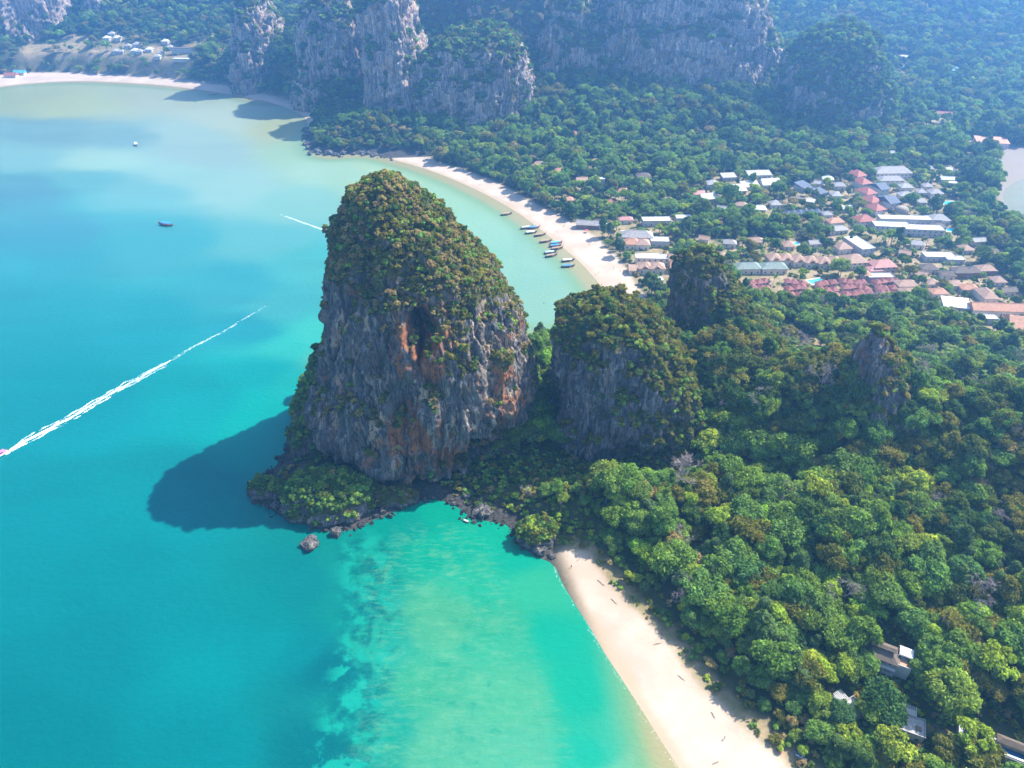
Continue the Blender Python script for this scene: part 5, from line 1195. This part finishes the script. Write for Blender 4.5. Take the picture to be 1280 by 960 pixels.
# --- how much of each near tree shows: coarse depth picture of crowns and rocks
NXB, NYB = 640, 480
zb = np.full((NYB, NXB), 1e9); ib = np.full((NYB, NXB), -1)
def splat(Pm, off):
    q = Pm.reshape(-1, 3); a, b, d = project(q[:, 0], q[:, 1], q[:, 2]); i = (a / 2).astype(int); j = (b / 2).astype(int)
    ok = (i >= 0) & (i < NXB) & (j >= 0) & (j < NYB); np.minimum.at(zb, (j[ok], i[ok]), d[ok])
for gr in (main, sec, thi, crag): splat(gr[1], 0)
near = np.where((dep < 560) & (px > -40) & (px < 1320) & (py > 250) & (py < 1040))[0]
cr = {'mid': 5.0, 'dark': 5.0, 'lime': 4.3, 'olive': 4.5, 'dry': 4.2, 'feather': 3.6, 'bare': 3.5, 'palm': 3.6}
cz = {'mid': 6.6, 'dark': 6.6, 'lime': 6.6, 'olive': 6.5, 'dry': 6.3, 'feather': 7.5, 'bare': 9.0, 'palm': 9.0}
for k in near:
    kd = kinds[sel[k]]; r = cr[kd] * s[k]; zc = z[k] + cz[kd] * s[k]
    a, b, d = project(x[k], y[k], zc); a = float(a) / 2; b = float(b) / 2; d = float(d) - r * 0.5; rp = r * FPX / d / 2 * 0.85
    i0, i1, j0, j1 = max(0, int(a - rp)), min(NXB, int(a + rp) + 2), max(0, int(b - rp)), min(NYB, int(b + rp) + 2)
    if i1 <= i0 or j1 <= j0: continue
    jj, ii = np.mgrid[j0:j1, i0:i1]; m = ((ii - a) ** 2 + (jj - b) ** 2 < rp * rp) & (zb[j0:j1, i0:i1] > d)
    zb[j0:j1, i0:i1][m] = d; ib[j0:j1, i0:i1][m] = k
vis = np.bincount(ib[ib >= 0].ravel(), minlength=n)
single = np.argsort(-vis)[:286]; single = single[vis[single] > 20]
is_single = np.zeros(n, bool); is_single[single] = True
# --- single trees
LOOK = {'mid': 'green broad-crowned tree', 'dark': 'dark green round-crowned tree', 'lime': 'yellow-green tree', 'olive': 'olive green tree', 'dry': 'dry brownish tree', 'feather': 'feathery blue-green tree', 'bare': 'leafless grey tree', 'palm': 'coconut palm'}
NAME = {'mid': 'broadleaf_tree', 'dark': 'broadleaf_tree', 'lime': 'broadleaf_tree', 'olive': 'broadleaf_tree', 'dry': 'dry_tree', 'feather': 'casuarina_tree', 'bare': 'bare_tree', 'palm': 'palm_tree'}
MARKS = [('the head of the near beach', (745, 700)), ('the upper near beach', (790, 765)), ('the middle near beach', (850, 825)), ('the lower near beach', (905, 885)), ('the red kayak on the near beach', (972, 930)),
         ('the brown-roofed villa', (1110, 818)), ('the cream flat-roofed villa', (1141, 906)), ('the half-hidden pale villa', (1066, 884)), ('the narrow blue pool', (1252, 938)), ('the shaded gully', (952, 690)), ('the lime green tree', (968, 765)),
         ('the yellow-green lone tree', (1168, 792)), ('the wide leafless tree', (1223, 738)), ('the foot of the shorter tower', (790, 625)), ('the bright tree below the crag', (1082, 655)), ('the foot of the ridge crag', (1090, 600)), ('the two dry trees', (860, 690)),
         ('the beach outcrop', (680, 665)), ('the spire foot', (930, 500)), ('the picture edge by the crag', (1250, 620)), ('the forest between villa and beach', (1000, 850)), ('the bottom edge of the forest', (1040, 945)), ('the dark slope inland of the crag', (1180, 600)), ('the saddle behind the pillar', (680, 440))]
MK = np.array([G(*m[1]) for m in MARKS])
used = {}
def tree(k, kd, v, loc, scl, rot, label, group=None):
    c, t, part = SPECIES[kd][v]
    o = bpy.data.objects.new(NAME[kd], None); COL.objects.link(o); o.location = loc; o.rotation_euler = rot; o.scale = scl
    for nm, me in ((part, c), ('trunk', t)):
        p_ = bpy.data.objects.new(nm, me); COL.objects.link(p_); p_.parent = o
    tag(o, label, 'palm' if kd == 'palm' else 'tree', group)
lab = []
for k in single:
    d2 = ((MK - (x[k], y[k])) ** 2).sum(1); m = int(np.argmin(d2)); dx, dy = x[k] - MK[m, 0], y[k] - MK[m, 1]
    side = ('beyond' if dy > 0 else 'in front of') if abs(dy) > abs(dx) else ('inland of' if dx > 0 else 'seaward of')
    sz = 'small' if s[k] < 0.72 else ('tall' if s[k] > 1.05 else '')
    lab.append(((sz + ' ' + LOOK[kinds[sel[k]]]).strip() + ('' + ' %s' + side + ' ' + MARKS[m][0]), math.sqrt(d2[m])))
from collections import defaultdict
grp = defaultdict(list)
for i, (l, d) in enumerate(lab): grp[l].append((d, i))
fin = [None] * len(lab)
NEAR = ['closest ', 'second closest ', 'third closest ', 'fourth closest ', 'fifth closest ', 'sixth closest ', 'seventh closest ', 'eighth closest ']
for l, it in grp.items():
    it.sort()
    for r, (d, i) in enumerate(it):
        if len(it) == 1: fin[i] = l % ''
        else: fin[i] = (l.replace('%s', ', %s, ') % (NEAR[r] if r < 8 else 'farther ').strip()).replace(' ,', ',')
for i, k in enumerate(single):
    if len(fin[i].split()) > 15: fin[i] = fin[i].replace('round-crowned ', '').replace('broad-crowned ', '')
    tree(k, kinds[sel[k]], int(var[k]), (x[k], y[k], z[k] - 0.3), S[k], ROT[k], fin[i], 'trees of the near forest')
for i, (a, b, kd, sz, l) in enumerate(SPECIAL):
    # stand each where its crown shows
    X0, Y0 = G(a, b, 7)
    for _ in range(6):
        zz = float(ground_z(np.array([X0]), np.array([Y0]))[0]); X0, Y0 = G(a, b, zz + cz[kd] * sz + (2.5 if kd != 'bare' else 3.5))
    zz = float(ground_z(np.array([X0]), np.array([Y0]))[0])
    tree(-1, kd, i % len(SPECIES[kd]), (X0, Y0, zz + (2.5 if kd != 'bare' else 3.0)), (sz, sz, sz * 1.1), (0, 0, i * 2.1), l, 'trees of the near forest')
rest = np.where(~is_single)[0]
scatter('forest', np.stack([x, y, z - 0.3], 1)[rest], S[rest], ROT[rest], [(kinds[sel[k]], int(var[k])) for k in rest], None, 'dense tropical forest and palm groves covering the peninsula')
# --- undergrowth: bushes between the trunks, on the slope under the arch and along the beach edges
bx_, by_, bv = candidates(120, 480, 3.4, -160, 420)
w = (rng.random(len(bx_)) < np.where((bx_ > -25) & (bx_ < 95) & (by_ > 238) & (by_ < 302), 0.97, np.where(np.min(np.stack([np.hypot(bx_ - b[0], by_ - b[1]) if b[1] < 250 else np.full(len(bx_), 99.) for b in BX if b[1] < 250]), 0) < 26, 0.98, np.where(bv < 9, 0.6, np.where(hills(bx_, by_) > 8, 0.85, 0.35))))) & (bx_ < 400)
for b0, b1, r, dd_ in BX: w &= np.hypot(bx_ - b0, by_ - b1) > r * (0.9 if b1 > 300 else 0.62)
bx_, by_, bv = bx_[w], by_[w], bv[w]
v2 = candidates(480, 1000, 6.0, -330, 900); w2 = rng.random(len(v2[0])) < 0.4
for b0, b1, r, dd_ in BX: w2 &= np.hypot(v2[0] - b0, v2[1] - b1) > r + 1
bx_ = np.concatenate([bx_, v2[0][w2]]); by_ = np.concatenate([by_, v2[1][w2]]); bv = np.concatenate([bv, v2[2][w2]])
n = len(bx_); bz = ground_z(bx_, by_, None, bv); ss = rng.uniform(0.6, 1.7, n) * np.where(bv < 3, 0.45, 1) * np.where((hills(bx_, by_) > 12) & (by_ < 470) & (bx_ > 30), 1.5, 1)
ky = rng.choice(['shrub_dark', 'shrub_olive', 'shrub_lime', 'shrub_dry'], n, p=[.60, .2, .08, .12])
scatter('undergrowth', np.stack([bx_, by_, bz - 0.15], 1), np.stack([ss * 1.2, ss * 1.2, ss], 1), np.stack([np.zeros(n), np.zeros(n), rng.uniform(0, 6.28, n)], 1), [(k, int(rng.integers(len(SPECIES[k])))) for k in ky], None, 'bushes and undergrowth between the trees and along the beach edges')

# ================================================================== BOATS, PEOPLE, SMALL THINGS
def longtail_meshes():
    n = 15; rings = []
    L = 10.0
    for k in range(n):
        t = k / (n - 1); xx = -L / 2 + L * t
        hw = 0.95 * (math.sin(math.pi * min(1, 0.16 + t * 0.86)) ** 0.7) * (1 - 0.75 * max(0, t - 0.75) / 0.25) + 0.03
        sheer = 0.55 + 1.5 * max(0, t - 0.6) ** 2 * 6 + 0.25 * max(0, 0.2 - t) * 3; keel = -0.45 + 2.3 * max(0, t - 0.78) ** 1.4 * 4 + 0.25 * max(0, 0.12 - t) * 6
        keel = min(keel, sheer - 0.12)
        rings.append([(xx, -hw, sheer), (xx, -hw * 0.85, (sheer + keel) / 2), (xx, -hw * 0.3, keel), (xx, hw * 0.3, keel), (xx, hw * 0.85, (sheer + keel) / 2), (xx, hw, sheer),
                      (xx, hw * 0.88, sheer - 0.02), (xx, hw * 0.6, max(keel + 0.12, min(0.05, sheer - .1))), (xx, -hw * 0.6, max(keel + 0.12, min(0.05, sheer - .1))), (xx, -hw * 0.88, sheer - 0.02)])
    hull = MB().loft(rings).mesh('hull', True)
    can = MB(); rr = []
    for k in range(7):
        xx = -3.9 + 6.4 * k / 6
        rr.append([(xx, -1.2, 1.7), (xx, -0.6, 2.0), (xx, 0, 2.08), (xx, 0.6, 2.0), (xx, 1.2, 1.7), (xx, 0.55, 1.93), (xx, 0, 2.0), (xx, -0.55, 1.93)])
    can.loft(rr); canopy = can.mesh('canopy', False)
    po = MB()
    for xx in (-3.0, -0.8, 1.4):
        for yy in (-0.85, 0.85): po.tube([(xx, yy, 0.4), (xx, yy, 1.8)], [0.045, 0.045], 5)
    posts = po.mesh('canopy_posts')
    prow = MB().tube([(4.6, 0, 1.6), (5.15, 0, 2.3), (5.4, 0, 3.2)], [0.16, 0.12, 0.07], 6).mesh('prow')
    eng = MB(); eng.box(-5.0, -4.4, -0.3, 0.3, 0.75, 1.3); eng.tube([(-4.9, 0, 0.9), (-7.4, 0, 0.15)], [0.06, 0.05], 5); engine = eng.mesh('engine')
    bench = MB()
    for xx in (-2.2, -0.9, 0.4): bench.box(xx, xx + 0.35, -0.75, 0.75, 0.3, 0.42)
    return dict(hull=hull, canopy=canopy, canopy_posts=posts, prow=prow, engine=engine, bench=bench.mesh('bench'))
BOATM = longtail_meshes()
HULLM = paint('boat_timber', (0.17, 0.10, 0.065), 0.6, 0.3, 2.0); CANC = {'blue': (0.05, 0.22, 0.55), 'white': (0.78, 0.78, 0.76), 'brown': (0.30, 0.20, 0.13), 'paleblue': (0.35, 0.52, 0.70), 'grey': (0.42, 0.42, 0.42), 'teal': (0.08, 0.35, 0.42)}
ENG = paint('engine_metal', (0.10, 0.10, 0.11), 0.5, 0.2); SASH = paint('prow_sash', (0.55, 0.10, 0.12), 0.7, 0.2)
def longtail(px, py, rot, can, label, group='longtail boats off the white beach', s=1.0):
    x, y = G(px, py, 0.5); o = empty('longtail_boat', (x, y, 0.12), R_(rot)); o.scale = (s, s, s); tag(o, label, 'boat', group)
    mats = {'hull': HULLM, 'canopy': paint('canvas_' + can, CANC[can], 0.8, 0.12, 2.0), 'canopy_posts': WOOD, 'prow': SASH, 'engine': ENG, 'bench': WOOD}
    for k, me in BOATM.items():
        p_ = bpy.data.objects.new(k, me.copy() if k == 'canopy' else me); COL.objects.link(p_); p_.parent = o
        if len(p_.data.materials) == 0: p_.data.materials.append(mats[k])
for px, py, rot, can, lab in [
    (633, 268, 18, 'brown', 'lone brown longtail boat apart from the others off the white beach'), (658, 285, 20, 'grey', 'grey longtail boat at the seaward corner of the first cluster'), (667, 285, 15, 'blue', 'blue-canopied longtail boat nearest the sand in the first cluster'),
    (664, 291, 14, 'white', 'white-canopied longtail boat in front of the first cluster'), (675, 294, 20, 'brown', 'brown longtail boat between the first cluster and the middle of the line'), (682, 302, 18, 'brown', 'tan longtail boat halfway along the line'),
    (695, 304, 14, 'teal', 'teal-canopied longtail boat, farther of the tight trio'), (694, 307.5, 12, 'blue', 'deep blue-canopied longtail boat in the middle of the tight trio'), (696, 311, 18, 'brown', 'brown longtail boat, nearer one of the tight trio'),
    (688, 316, 16, 'paleblue', 'pale blue longtail boat of the seaward pair'), (689, 320, 22, 'brown', 'brown longtail boat of the seaward pair'), (710, 326, 12, 'white', 'white-canopied longtail boat at the end of the line'), (710, 333, 8, 'blue', 'blue-canopied longtail boat closest to the towers, end of the line')]:
    longtail(px, py, rot, can, lab, s=1.12)
longtail(207, 281, 165, 'blue', 'dark longtail boat with a blue awning alone in the open bay', None, 1.5)
longtail(170, 181, 120, 'white', 'tiny white boat far out in the bay', None, 1.3)
longtail(266, 118, 10, 'brown', 'dark boat moored in the cliff shadow by the far beach', None, 1.1)
longtail(582, 651, 150, 'grey', 'small boat anchored in the shaded cove below the arch', None, 0.42)
# speedboat with its wake
def speedboat(x, y, rot):
    o = empty('speedboat', (x, y, 0.25), rot); tag(o, 'pink and white speedboat heading out at the picture edge', 'speedboat')
    rings = []
    for k in range(11):
        t = k / 10; xx = -4 + 8 * t; hw = 1.25 * (1 - max(0, t - 0.45) ** 2 * 3.2) + 0.02; kl = -0.35 + 1.1 * max(0, t - 0.6) ** 2 * 4; sh_ = 0.75 + 0.35 * t
        rings.append([(xx, -hw, sh_), (xx, -hw * 0.8, kl + 0.3), (xx, 0, kl), (xx, hw * 0.8, kl + 0.3), (xx, hw, sh_)])
    MB().loft(rings).build('hull', paint('speedboat_hull', (0.80, 0.79, 0.78), 0.3, 0.05), o, True)
    MB().box(-3.3, 1.6, -0.95, 0.95, 0.85, 0.95).build('deck', paint('speedboat_deck', (0.55, 0.20, 0.34), 0.5, 0.1), o)
    MB().box(-2.6, 1.0, -1.05, 1.05, 2.25, 2.35).build('awning', paint('speedboat_awning', (0.60, 0.18, 0.34), 0.7, 0.1), o)
    pm = MB()
    for xx in (-2.5, 0.9):
        for yy in (-1, 1): pm.tube([(xx, yy, 0.9), (xx, yy, 2.3)], [0.04, 0.04], 5)
    pm.build('awning_posts', FRAME, o); MB().poly([(1.2, -0.9, 0.95), (1.2, 0.9, 0.95), (0.8, 0.75, 1.6), (0.8, -0.75, 1.6), (1.28, -0.9, 0.95), (1.28, 0.9, 0.95), (0.88, 0.75, 1.6), (0.88, -0.75, 1.6)], [(0, 1, 2, 3), (7, 6, 5, 4), (0, 4, 5, 1), (3, 2, 6, 7), (0, 3, 7, 4), (1, 5, 6, 2)]).build('windscreen', GLASS, o)
    for yy in (-0.5, 0.5): MB().box(-4.5, -3.9, yy - .22, yy + .22, 0.2, 1.25).build('outboard_motor', ENG, o)
W0 = np.array(G(6, 567)); W1 = np.array(G(340, 379)); wd = (W1 - W0) / np.linalg.norm(W1 - W0); wn_ = np.array([-wd[1], wd[0]]); WL = np.linalg.norm(W1 - W0)
speedboat(W0[0] - wd[0] * 2, W0[1] - wd[1] * 2, math.atan2(-wd[1], -wd[0]))
def foam(name, label, fn, n, seed, z=0.05):
    """broken foam: many small low caps of froth on the water"""
    r = np.random.default_rng(seed); V, F = [], []
    C, sz = fn(r, n); m = len(C); K = 7
    a = np.linspace(0, 2 * np.pi, K, endpoint=False)[None, :] + r.uniform(0, 6, (m, 1)); rad = sz[:, None] * r.uniform(0.55, 1.2, (m, K))
    st_ = r.uniform(1.0, 2.2, (m, 1)); th = math.atan2(wd[1], wd[0])
    lx, ly = np.cos(a) * rad * st_, np.sin(a) * rad
    vx = C[:, :1] + lx * math.cos(th) - ly * math.sin(th); vy = C[:, 1:2] + lx * math.sin(th) + ly * math.cos(th)
    base = np.stack([vx, vy, np.full_like(vx, 0.015)], -1); top = np.stack([C[:, 0], C[:, 1], z + sz * 0.12], -1)[:, None]
    v = np.concatenate([base, top], 1).reshape(-1, 3); i0 = np.arange(m)[:, None] * (K + 1); j = np.arange(K)[None]
    f = np.stack([i0 + j, i0 + (j + 1) % K, np.repeat(i0 + K, K, 1)], -1).reshape(-1, 3)
    o = link(name, mesh_np(name, v, f), paint('foam', (0.86, 0.88, 0.88), 0.8, 0.06)); tag(o, label, None, None, 'stuff'); return o
def wake(r, n):
    t = r.random(n) ** 1.5; d = t * WL
    lane = r.choice([-1, -0.25, 0.25, 1], n, p=[.22, .28, .28, .22]); spread = 0.5 + 2.7 * np.minimum(1, t * 9) * (1 - t * 0.72)
    edge = np.abs(lane) == 1; kp = ~edge | (t < 0.52)
    o_ = lane * spread * np.where(edge, 1.0, 0.6) + r.normal(0, 0.32, n) * (1 + t)
    o_ += 1.2 * np.sin(d * 0.11) * 0.5 + 0.6 * (vnoise(np.stack([d / 6, lane, lane], 1), 4) - 0.5) * 3
    gap = fbm(np.stack([d / 4.5, lane * 3 + o_ * 1.4, lane], 1), 3, 9); kp &= gap > 0.36 + 0.22 * t; kp &= r.random(n) < 1.05 - 0.8 * t
    C = W0 + d[:, None] * wd + o_[:, None] * wn_
    return C[kp], (r.uniform(0.05, 0.17, n) * (1.15 - 0.3 * t))[kp]
foam('wake_foam', 'long white wake trailing behind the speedboat', wake, 20000, 5)
A0, A1 = np.array(G(350, 268)), np.array(G(412, 290))
foam('wake_foam', 'faint thin wake ending behind the great pillar', lambda r, n: ((lambda t: (A0 + t[:, None] * (A1 - A0) + r.normal(0, 0.5, (n, 2)), r.uniform(.1, .28, n)))(r.random(n) ** 0.7)), 380, 6)
# little breakers along the near beach
def breakers(r, n):
    segs = [((694, 706), (702, 727)), ((702, 727), (739, 786)), ((739, 786), (753, 812)), ((753, 812), (801, 885)), ((801, 885), (850, 962))]
    C = []
    for a, b in segs:
        a, b = np.array(G(*a)), np.array(G(*b)); t = r.random(n // 5); C.append(a + t[:, None] * (b - a) + r.normal(0, 0.2, (n // 5, 2)) + np.array([1, 0]) * (vnoise(np.stack([t * 9, t * 0 + a[0], t * 0], 1), 3)[:, None] * 2.4 - 2.2))
    C = np.concatenate(C); return C, r.uniform(.03, .09, len(C))
foam('surf_foam', 'small white breakers along the near beach waterline', breakers, 260, 8)

# ---- people: one skinned body, copied
def person_mesh(walk):
    J = [(0, 0, 0.95), (0, 0, 1.15), (0, 0, 1.40), (0, 0.01, 1.52), (0, 0.02, 1.64), (0, 0.02, 1.74),
         (-0.10, 0, 0.92), (-0.11, 0.10 * walk, 0.50), (-0.11, 0.02 * walk, 0.08), (-0.11, 0.14, 0.03), (0.10, 0, 0.92), (0.11, -0.12 * walk, 0.50), (0.11, -0.26 * walk, 0.10), (0.11, -0.14 * walk, 0.03),
         (-0.19, 0, 1.40), (-0.25, -0.04, 1.14), (-0.24, 0.06, 0.90), (0.19, 0, 1.40), (0.25, -0.04, 1.14), (0.24, 0.08, 0.90)]
    Rr = [.14, .125, .145, .055, .10, .07, .095, .062, .045, .035, .095, .062, .045, .035, .06, .045, .035, .06, .045, .035]
    E = [(0, 1), (1, 2), (2, 3), (3, 4), (4, 5), (0, 6), (6, 7), (7, 8), (8, 9), (0, 10), (10, 11), (11, 12), (12, 13), (2, 14), (14, 15), (15, 16), (2, 17), (17, 18), (18, 19)]
    me = bpy.data.meshes.new('body'); me.from_pydata(J, E, []); ob = bpy.data.objects.new('body_tmp', me); COL.objects.link(ob)
    ob.modifiers.new('skin', 'SKIN'); sv = me.skin_vertices[0].data
    for k, r in enumerate(Rr): sv[k].radius = (r, r * (0.72 if k in (0, 1, 2) else 1)); sv[k].use_root = (k == 0)
    sb = ob.modifiers.new('sub', 'SUBSURF'); sb.levels = 1; sb.render_levels = 1
    dg = bpy.context.evaluated_depsgraph_get(); res = bpy.data.meshes.new_from_object(ob.evaluated_get(dg)); bpy.data.objects.remove(ob)
    res.polygons.foreach_set('use_smooth', np.ones(len(res.polygons), bool)); return res
PB = [person_mesh(1.0), person_mesh(0.25)]
SKIN = paint('skin', (0.48, 0.29, 0.20), 0.6, 0.08); 
for m_ in PB: m_.materials.clear(); m_.materials.append(SKIN)
def ring_mesh(name, zs, rx, ry):
    return MB().loft([[(a * math.cos(k * math.pi / 5), b * math.sin(k * math.pi / 5), z_) for k in range(10)] for z_, a, b in zip(zs, rx, ry)]).mesh(name, True)
SHORTS = ring_mesh('shorts', (0.62, 0.8, 0.98, 1.04), (.225, .23, .19, .17), (.14, .15, .135, .12)); SHIRT = ring_mesh('shirt', (1.0, 1.15, 1.33, 1.46), (.17, .165, .20, .12), (.12, .12, .125, .08)); HAIR = ring_mesh('hair', (1.62, 1.70, 1.77, 1.80), (.105, .115, .09, .03), (.11, .12, .095, .03))
CLO = {'dark': (0.05, 0.05, 0.07), 'white': (0.75, 0.74, 0.72), 'red': (0.5, 0.08, 0.07), 'blue': (0.07, 0.16, 0.4), 'teal': (0.05, 0.3, 0.32), 'pink': (0.6, 0.25, 0.3)}
def person(px, py, rot, top, bot, pose, label, group, dz=0.0):
    x, y = G(px, py, 0.8); z = max(float(ground_z(np.array([x]), np.array([y]))[0]), -0.05) + dz
    o = empty('person', (x, y, z), R_(rot)); tag(o, label, 'person', group)
    link('body', PB[pose], None, o)
    for nm, me, c in (('shorts', SHORTS, bot), ('shirt', SHIRT, top), ('hair', HAIR, 'dark')):
        if c is None: continue
        q = bpy.data.objects.new(nm, me.copy()); COL.objects.link(q); q.parent = o; q.data.materials.append(paint('cloth_' + c, CLO[c], 0.9, 0.1))
for i, (px, py, top, bot, lab) in enumerate([
    (714, 709, 'dark', 'dark', 'person in dark clothes walking at the head of the near beach'), (724, 700, 'white', 'blue', 'person in white beside the bushes at the head of the near beach'),
    (704, 285, 'dark', 'dark', 'dark-clothed walker on the white beach behind the boats, nearer the trees'), (705.5, 283, 'white', 'blue', 'white-shirted walker beside the dark-clothed one behind the boats'), (695, 290, None, 'red', 'bather in red shorts on the sand behind the tight trio of boats'), (736, 308, 'blue', 'dark', 'person in blue on the upper sand near the red umbrella'),
    (745, 343, 'pink', 'dark', 'person in pink at the waterline of the white beach'), (748, 342, None, 'dark', 'bather in dark shorts beside the person in pink'), (775, 341, 'white', 'dark', 'person in a white shirt on the sand by the tan resort'), (780, 342, 'red', 'blue', 'person in red on the sand by the tan resort'),
    (767, 337, 'teal', 'dark', 'person in teal on the middle of the white beach end'), (785, 365, 'white', 'white', 'person all in white near the trees at the end of the white beach'), (631, 246, 'dark', 'blue', 'lone walker on the upper white beach'), (600, 232, 'white', 'dark', 'lone walker in white farther along the white beach'),
    (752, 356, 'dark', 'red', 'person in dark top and red shorts near the wet sand'), (905, 925, 'white', 'blue', 'person in white on the sand near the bottom of the near beach')]):
    person(px, py, i * 67, top, bot, i % 2, lab, 'people on the beaches')
for i, (px, py, lab) in enumerate([(698, 386, 'swimmer standing in the shallows, farther from the tower'), (701, 388, 'swimmer standing in the shallows, nearer the tower'), (680, 378, 'lone swimmer in the shallows seaward of the pair'), (725, 379, 'lone wader close to the wet sand')]):
    person(px, py, i * 80, None, 'dark', 1, lab, 'bathers in the shallows', -0.75)
# ---- beach things
def umbrella(px, py, col, label):
    x, y = G(px, py, 1.5); z = float(ground_z(np.array([x]), np.array([y]))[0]); o = empty('beach_umbrella', (x, y, z)); tag(o, label, 'umbrella')
    MB().tube([(0, 0, -0.3), (0, 0, 2.5)], [0.04, 0.03], 6).build('pole', FRAME, o)
    MB().loft([[(r * math.cos(k * math.pi / 4), r * math.sin(k * math.pi / 4), zz) for k in range(8)] for r, zz in ((1.7, 1.95), (1.0, 2.35), (0.05, 2.6))]).build('canopy', paint('parasol_' + label[:3], col, 0.8, 0.1), o)
umbrella(733, 291, (0.62, 0.06, 0.06), 'red umbrella on the white beach by the beach bar'); umbrella(729, 285, (0.06, 0.2, 0.5), 'blue umbrella in front of the beach bar')
def kayak(px, py, rot, col, label):
    x, y = G(px, py, 2); z = float(ground_z(np.array([x]), np.array([y]))[0]); o = empty('kayak', (x, y, z + 0.2), R_(rot)); tag(o, label, 'kayak', 'kayaks on the near beach')
    MB().loft([[(-2.1 + 4.2 * t, w * math.cos(k * math.pi / 4), 0.2 + 0.18 * math.sin(k * math.pi / 4) + 0.25 * (2 * t - 1) ** 4) for k in range(8)] for t, w in ((0, .02), (.12, .2), (.3, .36), (.5, .4), (.7, .36), (.88, .2), (1, .02))]).build('hull', paint('kayak_' + label[:6], col, 0.4, 0.08), o, True)
    for sx in (-0.7, 0.5): MB().loft([[(sx + r * 1.4 * math.cos(k * math.pi / 4), r * math.sin(k * math.pi / 4), zz) for k in range(8)] for r, zz in ((.25, .37), (.27, .43), (.2, .43), (.18, .39))]).build('cockpit', ENG, o)
kayak(972, 937, 120, (0.62, 0.03, 0.05), 'red kayak at the forest edge of the near beach'); kayak(969, 930, 125, (0.55, 0.16, 0.22), 'pinkish kayak lying beside the red one'); kayak(998, 944, 150, (0.10, 0.16, 0.32), 'dark blue kayak under the trees past the red ones'); kayak(1001, 948, 152, (0.75, 0.75, 0.75), 'white kayak next to the dark blue one')
# driftwood on the upper beach
def driftwood(px, py, L, rot, label):
    x, y = G(px, py, 2.5); z = float(ground_z(np.array([x]), np.array([y]))[0]); mb = MB()
    mb.tube([(-L / 2, 0, 0.1), (-L / 6, L * 0.05, 0.2), (L / 5, -L * 0.04, 0.15), (L / 2, 0.02 * L, 0.25)], [0.13, 0.11, 0.08, 0.03], 6); mb.tube([(L / 6, 0, 0.15), (L / 3, L * 0.14, 0.45)], [0.09, 0.03], 5); mb.tube([(-L / 8, 0, 0.15), (0, -L * 0.12, 0.4)], [0.09, 0.03], 5)
    o = mb.build('driftwood', paint('driftwood', (0.22, 0.17, 0.13), 0.9, 0.25, 2)); o.location = (x, y, z); o.rotation_euler = (0, 0, R_(rot)); tag(o, label, 'driftwood')
for a in [(752, 727, 5, -50, 'long driftwood trunk along the bushes at the head of the near beach'), (768, 750, 4, -52, 'driftwood branch below the long trunk, upper near beach'), (823, 803, 4, 15, 'crosswise driftwood log at a gap in the beach edge'), (852, 846, 3.5, -45, 'driftwood log halfway down the near beach edge'), (892, 893, 3, -70, 'short driftwood lying out on the open sand'), (896, 951, 3, 20, 'forked driftwood on the sand near the picture bottom')]: driftwood(*a)
# mangrove-side launch
longtail(1248, 226, 160, 'white', 'white-roofed boat beached on the mudflat by the mangroves', None, 1.4)

# ================================================================== SEA HAZE
hz = MB().box(-4200, 4200, -700, 3900, -12, 420).mesh('haze')
mat, nt, out = new_mat('haze'); pv = nt.nodes.new('ShaderNodeVolumePrincipled')
pv.inputs['Color'].default_value = (0.20, 0.50, 1.0, 1); pv.inputs['Density'].default_value = 0.00029; pv.inputs['Anisotropy'].default_value = 0.62
nt.links.new(pv.outputs[0], out.inputs['Volume'])
tag(link('haze', hz, mat), 'thin blue sea haze over the bay', None, None, 'stuff')
